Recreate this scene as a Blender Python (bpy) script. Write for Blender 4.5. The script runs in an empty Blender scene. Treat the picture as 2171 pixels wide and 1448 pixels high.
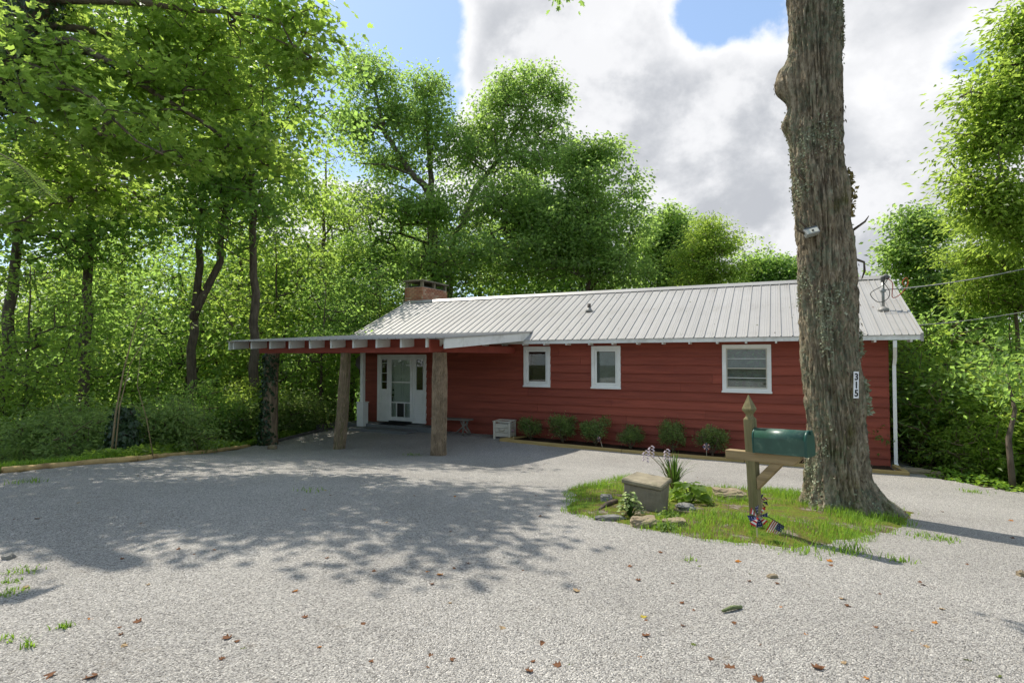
import bpy, math, random
import numpy as np
from mathutils import Vector, Matrix

# ------------------------------------------------------------------ camera, sky, sun
scene = bpy.context.scene
C = scene.collection
CZ, PITCH, FPX, PCX, PCY = 1.6, math.radians(1.57), 1167.0, 1085.5, 724.0
cam_d = bpy.data.cameras.new('camera'); cam = bpy.data.objects.new('camera', cam_d); C.objects.link(cam)
cam_d.sensor_width = 36.0; cam_d.lens = FPX/2171*36; cam_d.clip_end = 2000; cam_d.clip_start = .05
cam.location = (0, 0, CZ); cam.rotation_euler = (math.pi/2+PITCH, 0, 0)
scene.camera = cam
SUN = Vector((-.4415, .5123, 1.0)).normalized()
SUN_EL = math.asin(SUN.z); SUN_AZ = math.atan2(SUN.x, SUN.y)
sl = bpy.data.lights.new('sun', 'SUN'); sl.energy = 2.85; sl.angle = math.radians(.53); sl.color = (1, .94, .84)
so = bpy.data.objects.new('sun', sl); C.objects.link(so)
so.rotation_euler = SUN.to_track_quat('Z', 'Y').to_euler(); so.location = (-20, 20, 40)
scene.view_settings.view_transform = 'Standard'; scene.view_settings.look = 'None'
scene.view_settings.exposure = 1.06; scene.view_settings.gamma = 1.0
cy = scene.cycles
cy.use_denoising = True; cy.max_bounces = 10; cy.diffuse_bounces = 6; cy.glossy_bounces = 3
cy.transmission_bounces = 8; cy.transparent_max_bounces = 8; cy.caustics_reflective = False; cy.caustics_refractive = False
cy.sample_clamp_indirect = 6.0

def px_dir(px, py):
    a = (px-PCX)/FPX; b = (PCY-py)/FPX
    return np.array([a, math.cos(PITCH)-b*math.sin(PITCH), math.sin(PITCH)+b*math.cos(PITCH)])

class NT:
    """small helper round a node tree"""
    def __init__(s, tree): s.t = tree; s.n = tree.nodes; s.l = tree.links
    def node(s, typ, ins=None, **kw):
        nd = s.n.new(typ)
        for k, v in kw.items(): setattr(nd, k, v)
        for k, v in (ins or {}).items():
            if isinstance(v, bpy.types.NodeSocket): s.l.new(v, nd.inputs[k])
            else: nd.inputs[k].default_value = v
        return nd
    def math(s, op, a, b=0.0, clamp=False):
        nd = s.n.new('ShaderNodeMath'); nd.operation = op; nd.use_clamp = clamp
        for i, v in enumerate((a, b)):
            if isinstance(v, bpy.types.NodeSocket): s.l.new(v, nd.inputs[i])
            else: nd.inputs[i].default_value = v
        return nd.outputs[0]
    def mix(s, f, a, b, blend='MIX'):
        nd = s.n.new('ShaderNodeMix'); nd.data_type = 'RGBA'; nd.blend_type = blend
        for i, v in ((0, f), (6, a), (7, b)):
            if isinstance(v, bpy.types.NodeSocket): s.l.new(v, nd.inputs[i])
            else: nd.inputs[i].default_value = v if i == 0 else (*v, 1)[:4]
        return nd.outputs[2]
    def ramp(s, f, stops, interp='LINEAR'):
        nd = s.n.new('ShaderNodeValToRGB'); s.l.new(f, nd.inputs[0]); cr = nd.color_ramp; cr.interpolation = interp
        while len(cr.elements) < len(stops): cr.elements.new(.5)
        for e, (p, c) in zip(cr.elements, stops):
            e.position = p; e.color = (*c, 1) if len(c) == 3 else c
        return nd.outputs[0]
    def smooth(s, v, lo, hi, to0=0.0, to1=1.0):
        nd = s.n.new('ShaderNodeMapRange'); nd.interpolation_type = 'SMOOTHSTEP'; s.l.new(v, nd.inputs[0])
        for i, x in enumerate((lo, hi, to0, to1)): nd.inputs[i+1].default_value = x
        return nd.outputs[0]

def build_world():
    w = bpy.data.worlds.new('World'); scene.world = w; w.use_nodes = True
    t = NT(w.node_tree); w.node_tree.nodes.clear()
    sky = t.node('ShaderNodeTexSky', sky_type='NISHITA', sun_disc=False, sun_elevation=SUN_EL, sun_rotation=SUN_AZ,
                 air_density=1.0, dust_density=1.2, ozone_density=1.0, altitude=900)
    g = t.node('ShaderNodeTexCoord').outputs['Generated']
    # clouds are laid on a curved layer: flatten the direction a little towards the horizon
    mp = t.node('ShaderNodeMapping', {'Vector': g, 'Scale': (1, 1, 1.25), 'Location': (.35, .1, .2)}).outputs[0]
    n1 = t.node('ShaderNodeTexNoise', {'Vector': mp, 'Scale': 3.1, 'Detail': 12.0, 'Roughness': .58, 'Distortion': .25}).outputs[0]
    n2 = t.node('ShaderNodeTexNoise', {'Vector': mp, 'Scale': 7.0, 'Detail': 9.0, 'Roughness': .6}).outputs[0]
    dens = t.math('ADD', t.math('MULTIPLY', n1, .75), t.math('MULTIPLY', n2, .25))
    # cloud banks and clear gaps by direction of the sky (degrees of spread)
    for px, py, rad, amt in ((1330, 230, 15, .14), (1470, 370, 10, .16), (1210, 200, 7, .08), (1130, 120, 8, .06), (1980, 300, 17, .26), (1420, 170, 4, -.06), (1900, 120, 6, -.06), (2020, 440, 4, -.07), (1000, 70, 4.5, .09),
                             (770, 110, 8, -.24), (1585, 30, 5.0, -.20), (1520, 10, 3, -.1), (1570, 430, 4, -.09), (2140, 60, 3.5, -.12),
                             (650, 260, 7, -.08), (880, 40, 3, -.07), (2060, 480, 7, .07), (1290, 95, 2.2, -.07)):
        d = px_dir(px, py); d /= np.linalg.norm(d)
        dot = t.node('ShaderNodeVectorMath', {0: g, 1: tuple(d)}, operation='DOT_PRODUCT').outputs['Value']
        fall = t.smooth(dot, math.cos(math.radians(rad*1.5)), 1.0, 0, amt)
        dens = t.math('ADD', dens, fall)
    mask = t.smooth(dens, .48, .575)
    thick = t.smooth(dens, .52, .74)
    # puffs: brighter where the cloud thins towards the sun
    ms = t.node('ShaderNodeMapping', {'Vector': g, 'Scale': (1, 1, 1.25), 'Location': (.35-.05, .1+.02, .2+.075)}).outputs[0]
    s1 = t.node('ShaderNodeTexNoise', {'Vector': ms, 'Scale': 3.1, 'Detail': 12.0, 'Roughness': .58, 'Distortion': .25}).outputs[0]
    s2 = t.node('ShaderNodeTexNoise', {'Vector': ms, 'Scale': 7.0, 'Detail': 9.0, 'Roughness': .6}).outputs[0]
    diff = t.math('ADD', t.math('MULTIPLY', t.math('SUBTRACT', n1, s1), .7), t.math('MULTIPLY', t.math('SUBTRACT', n2, s2), .45))
    lit = t.smooth(diff, -.11, .11)
    shade = t.math('ADD', t.math('MULTIPLY', thick, .60), t.math('MULTIPLY', t.math('SUBTRACT', .5, lit), t.math('MULTIPLY', thick, .72)), True)
    cloud = t.ramp(shade, ((0, (4.8, 4.82, 4.88)), (.22, (4.15, 4.18, 4.28)), (.55, (3.3, 3.37, 3.52)), (1, (2.4, 2.5, 2.7))))
    blue = t.mix(.45, sky.outputs[0], (1.9, 2.8, 4.15))
    col = t.mix(mask, blue, cloud)
    bg = t.node('ShaderNodeBackground', {'Color': col, 'Strength': .11})
    out = t.node('ShaderNodeOutputWorld'); t.l.new(bg.outputs[0], out.inputs[0])
build_world()

# ------------------------------------------------------------------ terrain functions
HANG = math.atan2(.4337, .901); HC, HS = math.cos(HANG), math.sin(HANG)
HO = np.array([-4.718, 17.534]); HZ = -.70          # left front corner of the cottage
def to_local(x, y):
    qx = x-HO[0]; qy = y-HO[1]; return qx*HC-qy*HS, qx*HS+qy*HC
def to_world(lx, ly): return HO[0]+lx*HC+ly*HS, HO[1]-lx*HS+ly*HC
GX = np.array([-3, .2, 2.6, 5.3, 9, 14, 20.]); GY = np.array([-1., 0, 1.5, 3.8, 6, 8, 10, 12, 16, 30])
GT = np.array([[.10, .12, .12, .10, .02, -.02, -.05], [.08, .12, .13, .10, .02, 0, -.02], [.06, .12, .13, .11, .05, .04, .05], [-.05, .0, .09, .17, .19, .18, .15],
               [.12, .22, .32, .41, .44, .42, .36], [.5, .57, .61, .65, .66, .62, .55], [.72, .74, .75, .76, .76, .75, .7],
               [.78, .79, .8, .8, .8, .8, .78], [.82]*7, [.75]*7])
def base_z(x, y):
    lx, ly = to_local(np.asarray(x, float), np.asarray(y, float)); s = -ly; acc = 0
    for d in (-.9, -.45, 0, .45, .9):
        u = np.clip(lx+d, GX[0], GX[-1]); v = np.clip(s+d, GY[0], GY[-1])
        i = np.clip(np.searchsorted(GX, u)-1, 0, len(GX)-2); j = np.clip(np.searchsorted(GY, v)-1, 0, len(GY)-2)
        fu = (u-GX[i])/(GX[i+1]-GX[i]); fv = (v-GY[j])/(GY[j+1]-GY[j])
        acc = acc+(GT[j, i]*(1-fu)+GT[j, i+1]*fu)*(1-fv)+(GT[j+1, i]*(1-fu)+GT[j+1, i+1]*fu)*fv
    return acc/5+HZ
def poly_dist(x, y, poly):
    """signed distance, negative inside"""
    x = np.asarray(x, float); y = np.asarray(y, float); P = np.asarray(poly, float); best = np.full(x.shape, 1e9); ins = np.zeros(x.shape, bool)
    for a, b in zip(P, np.roll(P, -1, 0)):
        d = b-a; L = d@d; t = np.clip(((x-a[0])*d[0]+(y-a[1])*d[1])/L, 0, 1)
        best = np.minimum(best, np.hypot(x-a[0]-t*d[0], y-a[1]-t*d[1]))
        c = (a[1] > y) != (b[1] > y)
        with np.errstate(divide='ignore', invalid='ignore'):
            ins ^= c & (x < (b[0]-a[0])*(y-a[1])/(b[1]-a[1]+1e-12)+a[0])
    return np.where(ins, -best, best)
def ground_at(px, py, fn=None):
    d = px_dir(px, py); ts = np.arange(1, 40, .01); P = d[None]*ts[:, None]; P[:, 2] += CZ
    i = np.argmax(P[:, 2] < (fn or base_z)(P[:, 0], P[:, 1])); return P[i]
def wall_at(px, py, ly=0.):
    d = px_dir(px, py); t = (ly+HO@np.array([HS, HC]))/(d[:2]@np.array([HS, HC])); p = d*t
    lx, l2 = to_local(p[0], p[1]); return lx, l2, p[2]+CZ-HZ
L0 = ground_at(0, 1003); L1 = ground_at(290, 977)
LOGS = [L0[:2]+(L0[:2]-L1[:2])*1.3, L0[:2], L1[:2], np.array(to_world(-.05, -4.15))]
DRIVE = [to_world(*p) for p in ((-.25, 6.3), (-.25, -.2), (-.45, -.6), (-.3, -1.5), (-.1, -3.7))]+[tuple(p) for p in LOGS[::-1]] + \
        [to_world(*p) for p in ((-6, -20), (-14, -26), (-10, -42), (46, -42), (44, -14), (27, -7.6), (20, -4.9), (16.6, -3.0), (15.3, -1.9), (14.35, -.9), (14.2, 6.3))]
# --- numpy value noise
def _hash(ix, iy, iz, seed):
    with np.errstate(over='ignore'):
        h = (ix.astype(np.int64)*374761393+iy.astype(np.int64)*668265263+iz.astype(np.int64)*2147483647+seed*974711) & 0xffffffff
        h = ((h ^ (h >> 13))*1274126177) & 0xffffffff; h = (h ^ (h >> 16)) & 0xffffffff
    return h/4294967295.0
def vnoise(p, seed=0):
    p = np.asarray(p, float); i = np.floor(p).astype(np.int64); f = p-i; f = f*f*(3-2*f); r = 0
    for dx in (0, 1):
        for dy in (0, 1):
            for dz in (0, 1):
                w = (f[:, 0] if dx else 1-f[:, 0])*(f[:, 1] if dy else 1-f[:, 1])*(f[:, 2] if dz else 1-f[:, 2])
                r = r+w*_hash(i[:, 0]+dx, i[:, 1]+dy, i[:, 2]+dz, seed)
    return r*2-1
def fbm(p, oct=4, seed=0):
    p = np.asarray(p, float); a = 1; r = 0; tot = 0
    for o in range(oct): r = r+a*vnoise(p*2**o+o*17.3, seed+o); tot += a; a *= .5
    return r/tot
def terrain(x, y):
    x = np.asarray(x, float); y = np.asarray(y, float); d = poly_dist(x, y, DRIVE); b = base_z(x, y)
    o = np.maximum(d-.25, 0); fall = np.where(o < 22, .24*o-.0016*o*o, .24*22-.0016*484+.06*(np.minimum(o, 70)-22))
    p = np.stack([x*.5, y*.5, x*0], -1).reshape(-1, 3); n = fbm(p, 3, 5).reshape(x.shape)*np.clip(o, 0, 4)*.08
    return b-fall+n
def tz(x, y): return float(terrain(np.array([x]), np.array([y]))[0])
def bz(x, y): return float(base_z(np.array([x]), np.array([y]))[0])

# ------------------------------------------------------------------ mesh helpers
def mesh_np(name, V, F, smooth=False, mats=None, mi=None):
    me = bpy.data.meshes.new(name); V = np.asarray(V, np.float32); F = np.asarray(F, np.int32)
    k = F.shape[1]; me.vertices.add(len(V)); me.vertices.foreach_set('co', V.ravel())
    me.loops.add(F.size); me.loops.foreach_set('vertex_index', F.ravel()); me.polygons.add(len(F))
    me.polygons.foreach_set('loop_start', np.arange(0, F.size, k, dtype=np.int32))
    me.polygons.foreach_set('use_smooth', np.full(len(F), smooth))
    for m in (mats or []): me.materials.append(m)
    if mi is not None: me.polygons.foreach_set('material_index', np.asarray(mi, np.int32))
    me.update(calc_edges=True); return me
def tag(o, label=None, cat=None, group=None, kind=None):
    for k, v in (('label', label), ('category', cat), ('group', group), ('kind', kind)):
        if v: o[k] = v
    return o
def link(name, me, parent=None, loc=None, rot=None):
    o = bpy.data.objects.new(name, me); C.objects.link(o)
    if parent is not None: o.parent = parent
    if loc is not None: o.location = loc
    if rot is not None: o.rotation_euler = rot
    return o
def empty(name, loc=(0, 0, 0), rz=0, parent=None, rot=None):
    o = bpy.data.objects.new(name, None); C.objects.link(o); o.location = loc; o.rotation_euler = rot or (0, 0, rz); o.empty_display_size = .2
    if parent is not None: o.parent = parent
    return o
def copy_tree(o, parent=None):
    c = o.copy(); C.objects.link(c); c.parent = parent
    for ch in list(o.children): copy_tree(ch, c)
    return c
class MB:
    def __init__(s): s.v = []; s.f = []; s.m = []
    def add(s, V, F, mi=0):
        b = len(s.v); s.v += [tuple(p) for p in V]; s.f += [tuple(i+b for i in f) for f in F]; s.m += [mi]*len(F); return s
    def box(s, x0, x1, y0, y1, z0, z1, mi=0, M=None, ch=0.0):
        V = [(x, y, z) for z in (z0, z1) for y in (y0, y1) for x in (x0, x1)]
        F = [(0, 2, 3, 1), (4, 5, 7, 6), (0, 1, 5, 4), (2, 6, 7, 3), (0, 4, 6, 2), (1, 3, 7, 5)]
        if M is not None: V = [M @ Vector(p) for p in V]
        return s.add(V, F, mi)
    def tube(s, P, R, n=8, mi=0, cap=True):
        P = [Vector(p) for p in P]; R = [R]*len(P) if not hasattr(R, '__len__') else R; b = len(s.v); ref = None
        for i, p in enumerate(P):
            d = (P[min(i+1, len(P)-1)]-P[max(i-1, 0)]).normalized()
            if ref is None: ref = d.orthogonal().normalized()
            ref = (ref-d*ref.dot(d)).normalized(); q = d.cross(ref)
            for k in range(n):
                a = 2*math.pi*k/n; s.v.append(tuple(p+(ref*math.cos(a)+q*math.sin(a))*R[i]))
        for i in range(len(P)-1):
            for k in range(n):
                a, c = b+i*n+k, b+i*n+(k+1) % n; s.f.append((a, c, c+n, a+n)); s.m.append(mi)
        if cap:
            s.f.append(tuple(b+k for k in range(n))[::-1]); s.f.append(tuple(b+(len(P)-1)*n+k for k in range(n))); s.m += [mi, mi]
        return s
    def prism(s, prof, y0, y1, mi=0):
        """profile in x,z drawn along y"""
        n = len(prof); V = [(x, y0, z) for x, z in prof]+[(x, y1, z) for x, z in prof]
        F = [(i, (i+1) % n, n+(i+1) % n, n+i) for i in range(n)]+[tuple(range(n))[::-1], tuple(range(n, 2*n))]
        return s.add(V, F, mi)
    def mesh(s, name, mats, smooth=False, bevel=0.0):
        me = bpy.data.meshes.new(name); me.from_pydata(s.v, [], s.f)
        for m in (mats if isinstance(mats, (list, tuple)) else [mats]): me.materials.append(m)
        me.polygons.foreach_set('material_index', s.m); me.polygons.foreach_set('use_smooth', [smooth]*len(s.f))
        if bevel:
            import bmesh
            bm = bmesh.new(); bm.from_mesh(me); bmesh.ops.recalc_face_normals(bm, faces=bm.faces)
            bmesh.ops.bevel(bm, geom=[e for e in bm.edges if e.calc_face_angle(0) > .5], offset=bevel, segments=1, affect='EDGES'); bm.to_mesh(me); bm.free()
        me.update(); return me
    def obj(s, name, mats, parent=None, smooth=False, bevel=0.0, loc=None, rot=None):
        return link(name, s.mesh(name, mats, smooth, bevel), parent, loc, rot)
def bx(*a, **k): return MB().box(*a, **k)

# ------------------------------------------------------------------ materials
MATS = {}
def mat(name, col, rough=.7, spec=.3, metal=0.0, var=.15, vscale=6.0, bump=.0, bscale=40.0, stretch=(1, 1, 1), dark=None, dscale=2.0, damt=0.0, rnd=0.0, coords='Object'):
    m = bpy.data.materials.new(name); m.use_nodes = True; t = NT(m.node_tree); b = m.node_tree.nodes['Principled BSDF']
    tc = t.node('ShaderNodeTexCoord').outputs[coords]
    mp = t.node('ShaderNodeMapping', {'Vector': tc, 'Scale': stretch}).outputs[0]
    n = t.node('ShaderNodeTexNoise', {'Vector': mp, 'Scale': vscale, 'Detail': 6.0, 'Roughness': .6}).outputs[0]
    lo = tuple(c*(1-var) for c in col); hi = tuple(min(1, c*(1+var)) for c in col)
    c = t.ramp(n, ((.3, lo), (.7, hi)))
    if dark:
        dn = t.node('ShaderNodeTexNoise', {'Vector': mp, 'Scale': dscale, 'Detail': 8.0, 'Roughness': .7}).outputs[0]
        c = t.mix(t.math('MULTIPLY', t.smooth(dn, .48, .68), damt), c, dark)
    if rnd:
        ri = t.node('ShaderNodeObjectInfo').outputs['Random']
        c = t.mix(1.0, c, t.ramp(ri, ((0, (1-rnd,)*3), (1, (1.0,)*3))), 'MULTIPLY')
    t.l.new(c, b.inputs['Base Color']); b.inputs['Roughness'].default_value = rough; b.inputs['Metallic'].default_value = metal
    b.inputs['Specular IOR Level'].default_value = spec
    if bump:
        bn = t.node('ShaderNodeTexNoise', {'Vector': mp, 'Scale': bscale, 'Detail': 5.0, 'Roughness': .6}).outputs[0]
        bu = t.node('ShaderNodeBump', {'Height': bn, 'Strength': bump, 'Distance': .02}); t.l.new(bu.outputs[0], b.inputs['Normal'])
    MATS[name] = m; return m
def leaf_mat(name, c0, c1, tcol, trans=.45, rough=.42, spec=.35):
    m = bpy.data.materials.new(name); m.use_nodes = True; t = NT(m.node_tree); b = m.node_tree.nodes['Principled BSDF']; out = m.node_tree.nodes['Material Output']
    ri = t.node('ShaderNodeNewGeometry').outputs['Random Per Island']
    c = t.ramp(ri, ((0, c0), (.7, c1), (1, tuple(x*1.25 for x in c1))))
    tc = t.ramp(ri, ((0, tuple(x*.65 for x in tcol)), (1, tcol)))
    t.l.new(c, b.inputs['Base Color']); b.inputs['Roughness'].default_value = rough; b.inputs['Specular IOR Level'].default_value = spec
    tr = t.node('ShaderNodeBsdfTranslucent', {'Color': tc})
    mx = t.node('ShaderNodeMixShader', {0: trans}); t.l.new(b.outputs[0], mx.inputs[1]); t.l.new(tr.outputs[0], mx.inputs[2]); t.l.new(mx.outputs[0], out.inputs[0])
    MATS[name] = m; return m
LM = leaf_mat('leaf_maple', (.07, .13, .03), (.135, .215, .048), (.58, .80, .13), .60)
LF = leaf_mat('leaf_forest', (.06, .118, .034), (.118, .198, .056), (.50, .76, .15), .60)
LO = leaf_mat('leaf_oak', (.08, .135, .042), (.155, .225, .072), (.56, .80, .18), .62)
LL = leaf_mat('leaf_locust', (.08, .15, .025), (.15, .23, .04), (.60, .80, .12), .6)
LR = leaf_mat('leaf_evergreen_shrub', (.085, .15, .045), (.18, .25, .08), (.48, .66, .17), .52, .5, .3)
LI = leaf_mat('leaf_ivy', (.016, .04, .014), (.04, .075, .028), (.08, .14, .03), .22, .35, .4)
LB = leaf_mat('leaf_boxwood', (.06, .12, .035), (.19, .27, .08), (.45, .62, .15), .45, .4, .4)
LG = leaf_mat('leaf_grass', (.08, .17, .02), (.18, .31, .035), (.42, .66, .06), .45, .5, .25)
LV = leaf_mat('leaf_variegated', (.08, .16, .03), (.4, .48, .18), (.4, .52, .15), .35)
LH = leaf_mat('leaf_needles', (.07, .15, .03), (.15, .26, .05), (.32, .48, .08), .4)
LS = leaf_mat('leaf_daylily', (.03, .075, .02), (.07, .14, .03), (.16, .28, .04), .35, .35, .4)
BARK = mat('bark_grey', (.15, .12, .092), .95, .1, var=.5, vscale=5, bump=1.0, bscale=9, stretch=(3, 3, .6), dark=(.07, .09, .04), dscale=1.5, damt=.6)
BARKD = mat('bark_dark', (.115, .092, .068), .95, .1, var=.45, vscale=5, bump=.9, bscale=9, stretch=(3, 3, .6))
TWIG = mat('twig', (.16, .12, .08), .9, .1, var=.3)
RED = mat('red_siding', (.305, .072, .043), .62, .25, var=.2, vscale=3, stretch=(.35, 1, 5), bump=.25, bscale=30, dark=(.19, .042, .03), dscale=1.3, damt=.45, rnd=.24)
REDB = mat('red_beam', (.31, .066, .044), .6, .25, var=.10, vscale=4, bump=.12, bscale=30)
WHITE = mat('white_trim', (.80, .80, .765), .55, .3, var=.05, vscale=3, bump=.05, bscale=50, dark=(.5, .5, .46), dscale=1.2, damt=.35)
FASC = mat('white_fascia', (.76, .76, .73), .6, .3, var=.07, vscale=2, dark=(.4, .39, .34), dscale=1.6, damt=.55)
ROOF = mat('metal_roof', (.375, .362, .34), .42, .35, metal=.0, var=.06, vscale=1.2, stretch=(1, .35, 1), dark=(.27, .25, .215), dscale=1.6, damt=.45, rnd=.07)
ROOFE = mat('metal_roof_underside', (.42, .42, .41), .5, .4)
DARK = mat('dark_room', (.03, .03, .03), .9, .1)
BLIND = mat('blind_slats', (.42, .42, .38), .6, .2)
BLACK = mat('black_metal', (.012, .012, .012), .4, .5)
SCREW = mat('screw_head', (.24, .23, .21), .5, .4)
STEPG = mat('grey_painted_step', (.17, .18, .18), .7, .2, var=.15, vscale=4, bump=.1)
MATM = mat('door_mat', (.02, .02, .02), .95, .1)
GALV = mat('galvanised_pipe', (.3, .31, .3), .45, .5, metal=.6, var=.15)
CONC = mat('old_concrete', (.235, .205, .15), .92, .15, var=.25, vscale=5, bump=.35, bscale=60, dark=(.11, .10, .075), dscale=3.2, damt=.75)
CONCT = mat('concrete_cap', (.27, .235, .165), .92, .15, var=.3, vscale=7, bump=.5, bscale=45, dark=(.12, .12, .07), dscale=4, damt=.8)
BRICKS = [mat('brick_%d' % i, c, .85, .2, var=.2, vscale=9, bump=.3) for i, c in enumerate(((.44, .20, .115), (.50, .27, .165), (.38, .155, .09), (.54, .35, .23)))]
MORTAR = mat('mortar', (.36, .33, .28), .95, .1, bump=.4)
YELW = mat('treated_pine', (.46, .33, .13), .75, .2, var=.2, vscale=3, stretch=(.5, 6, 6), bump=.15, dark=(.3, .2, .08), dscale=2, damt=.5)
PEEL = mat('peeled_log', (.42, .30, .13), .75, .2, var=.25, vscale=3, stretch=(2, 2, 2), bump=.3, bscale=14, dark=(.12, .055, .03), dscale=1.7, damt=.55)
WEATH = mat('weathered_post', (.215, .185, .09), .8, .2, var=.3, vscale=3, stretch=(7, 7, .5), bump=.5, bscale=8, dark=(.10, .105, .04), dscale=1.2, damt=.9)
WEATHA = mat('weathered_arm', (.30, .22, .115), .8, .2, var=.3, vscale=3, stretch=(.5, 7, 7), bump=.5, bscale=8, dark=(.17, .12, .07), dscale=2, damt=.7)
OLDW = mat('old_grey_wood', (.2, .18, .15), .9, .1, var=.3, vscale=4, bump=.4)
ROCKM = mat('field_stone', (.28, .225, .15), .92, .15, var=.35, vscale=5, bump=.9, bscale=14, dark=(.13, .13, .06), dscale=3, damt=.75)
ROCKG = mat('grey_stone', (.21, .205, .185), .92, .15, var=.3, vscale=6, bump=.8, bscale=14)
MULCH = mat('mulch', (.055, .036, .024), 1, .05, var=.6, vscale=40, bump=1, bscale=60)
SHAG = mat('shaggy_bark', (.25, .185, .12), .95, .1, var=.5, vscale=6, stretch=(5, 5, .7), bump=1, bscale=12, dark=(.1, .085, .045), dscale=2.5, damt=.6)
PLANT = mat('planter_paint', (.56, .53, .44), .7, .25, var=.08, dark=(.35, .32, .25), dscale=3, damt=.4)

def glass_mat():
    m = bpy.data.materials.new('window_glass'); m.use_nodes = True; t = NT(m.node_tree); m.node_tree.nodes.clear()
    fc = t.node('ShaderNodeLayerWeight', {'Blend': .5}).outputs['Facing']
    f = t.math('ADD', t.math('MULTIPLY', t.math('POWER', fc, 5.0), .9), .05, True)
    tr = t.node('ShaderNodeBsdfTransparent', {'Color': (.88, .91, .89, 1)}); gl = t.node('ShaderNodeBsdfGlossy', {'Color': (.95, .97, .96, 1), 'Roughness': .015})
    mx = t.node('ShaderNodeMixShader', {0: f}); t.l.new(tr.outputs[0], mx.inputs[1]); t.l.new(gl.outputs[0], mx.inputs[2])
    o = t.node('ShaderNodeOutputMaterial'); t.l.new(mx.outputs[0], o.inputs[0]); return m
GLASS = glass_mat()
def gravel_mat():
    m = bpy.data.materials.new('gravel'); m.use_nodes = True; t = NT(m.node_tree); b = m.node_tree.nodes['Principled BSDF']
    tc = t.node('ShaderNodeTexCoord').outputs['Object']
    wn = t.node('ShaderNodeTexNoise', {'Vector': tc, 'Scale': 60.0, 'Detail': 2.0}).outputs[1]
    v = t.node('ShaderNodeVectorMath', {0: tc, 1: t.node('ShaderNodeVectorMath', {0: wn, 1: (.010, .010, .010)}, operation='MULTIPLY').outputs[0]}, operation='ADD').outputs[0]
    vo = t.node('ShaderNodeTexVoronoi', {'Vector': v, 'Scale': 140.0, 'Randomness': 1.0})
    v2 = t.node('ShaderNodeTexVoronoi', {'Vector': v, 'Scale': 60.0, 'Randomness': 1.0})
    s1 = t.node('ShaderNodeSeparateColor', {0: vo.outputs['Color']}).outputs
    s2 = t.node('ShaderNodeSeparateColor', {0: v2.outputs['Color']}).outputs
    g = t.ramp(s1[0], ((0, (.15, .145, .14)), (.2, (.33, .32, .305)), (.6, (.49, .478, .455)), (.88, (.60, .585, .555)), (1, (.76, .745, .71))))
    g = t.mix(.85, g, t.ramp(s2[1], ((0, (.84, .84, .84)), (.5, (.98, .97, .96)), (1, (1.10, 1.09, 1.07)))), 'MULTIPLY')
    big = t.node('ShaderNodeTexNoise', {'Vector': tc, 'Scale': .55, 'Detail': 6.0, 'Roughness': .62}).outputs[0]
    g = t.mix(1.0, g, t.ramp(big, ((.3, (.82, .80, .77)), (.7, (1.08, 1.06, 1.025)))), 'MULTIPLY')
    tint = t.node('ShaderNodeTexNoise', {'Vector': tc, 'Scale': 5.0, 'Detail': 7.0, 'Roughness': .7}).outputs[0]
    g = t.mix(t.smooth(tint, .60, .74, 0, .45), g, (.24, .20, .15))
    t.l.new(g, b.inputs['Base Color']); b.inputs['Roughness'].default_value = .85; b.inputs['Specular IOR Level'].default_value = .2
    h = t.math('ADD', t.math('MULTIPLY', vo.outputs['Distance'], -1.0), t.math('MULTIPLY', s1[1], .5))
    bu = t.node('ShaderNodeBump', {'Height': h, 'Strength': .9, 'Distance': .014}); t.l.new(bu.outputs[0], b.inputs['Normal']); return m
def soil_mat(name, stops, scale=3.0, fine=60.0, gravel=False):
    m = bpy.data.materials.new(name); m.use_nodes = True; t = NT(m.node_tree); b = m.node_tree.nodes['Principled BSDF']
    tc = t.node('ShaderNodeTexCoord').outputs['Object']
    n = t.node('ShaderNodeTexNoise', {'Vector': tc, 'Scale': scale, 'Detail': 9.0, 'Roughness': .65}).outputs[0]
    f = t.node('ShaderNodeTexNoise', {'Vector': tc, 'Scale': fine, 'Detail': 4.0, 'Roughness': .7}).outputs[0]
    c = t.ramp(n, stops); c = t.mix(1.0, c, t.ramp(f, ((.3, (.55, .55, .55)), (.7, (1.35, 1.35, 1.35)))), 'MULTIPLY')
    t.l.new(c, b.inputs['Base Color']); b.inputs['Roughness'].default_value = 1; b.inputs['Specular IOR Level'].default_value = .1
    bu = t.node('ShaderNodeBump', {'Height': f, 'Strength': 1.0, 'Distance': .03}); t.l.new(bu.outputs[0], b.inputs['Normal']); return m
GRAVEL = gravel_mat()
FLOOR = soil_mat('forest_floor', ((.3, (.035, .05, .016)), (.48, (.06, .075, .022)), (.6, (.075, .055, .03)), (.75, (.05, .075, .02))), 1.3, 25)
MOSS = soil_mat('mossy_ground', ((.36, (.30, .26, .2)), (.42, (.14, .11, .06)), (.5, (.17, .18, .03)), (.58, (.13, .19, .025)), (.68, (.08, .15, .02))), 3.2, 50)

# ------------------------------------------------------------------ the ground
def grid_sheet(name, xs, ys, zf, keep, material, smooth=True):
    X, Y = np.meshgrid(xs, ys); Z = zf(X, Y); nx, ny = len(xs), len(ys)
    V = np.stack([X, Y, Z], -1).reshape(-1, 3)
    i, j = np.meshgrid(np.arange(nx-1), np.arange(ny-1)); a = (j*nx+i).ravel()
    F = np.stack([a, a+1, a+nx+1, a+nx], -1)
    if keep is not None:
        cx = V[F].mean(1); F = F[keep(cx[:, 0], cx[:, 1])]
        u, inv = np.unique(F, return_inverse=True); V = V[u]; F = inv.reshape(F.shape)
    return tag(link(name, mesh_np(name, V, F, smooth, [material])), kind='structure')
far = np.concatenate([-np.geomspace(30, 420, 16)[::-1], np.arange(-28, 28.1, .7), np.geomspace(30, 420, 16)])
def ground_z(X, Y):
    d = poly_dist(X, Y, DRIVE); return terrain(X, Y)-.05*np.clip(-d/.3+.4, 0, 1)
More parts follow.
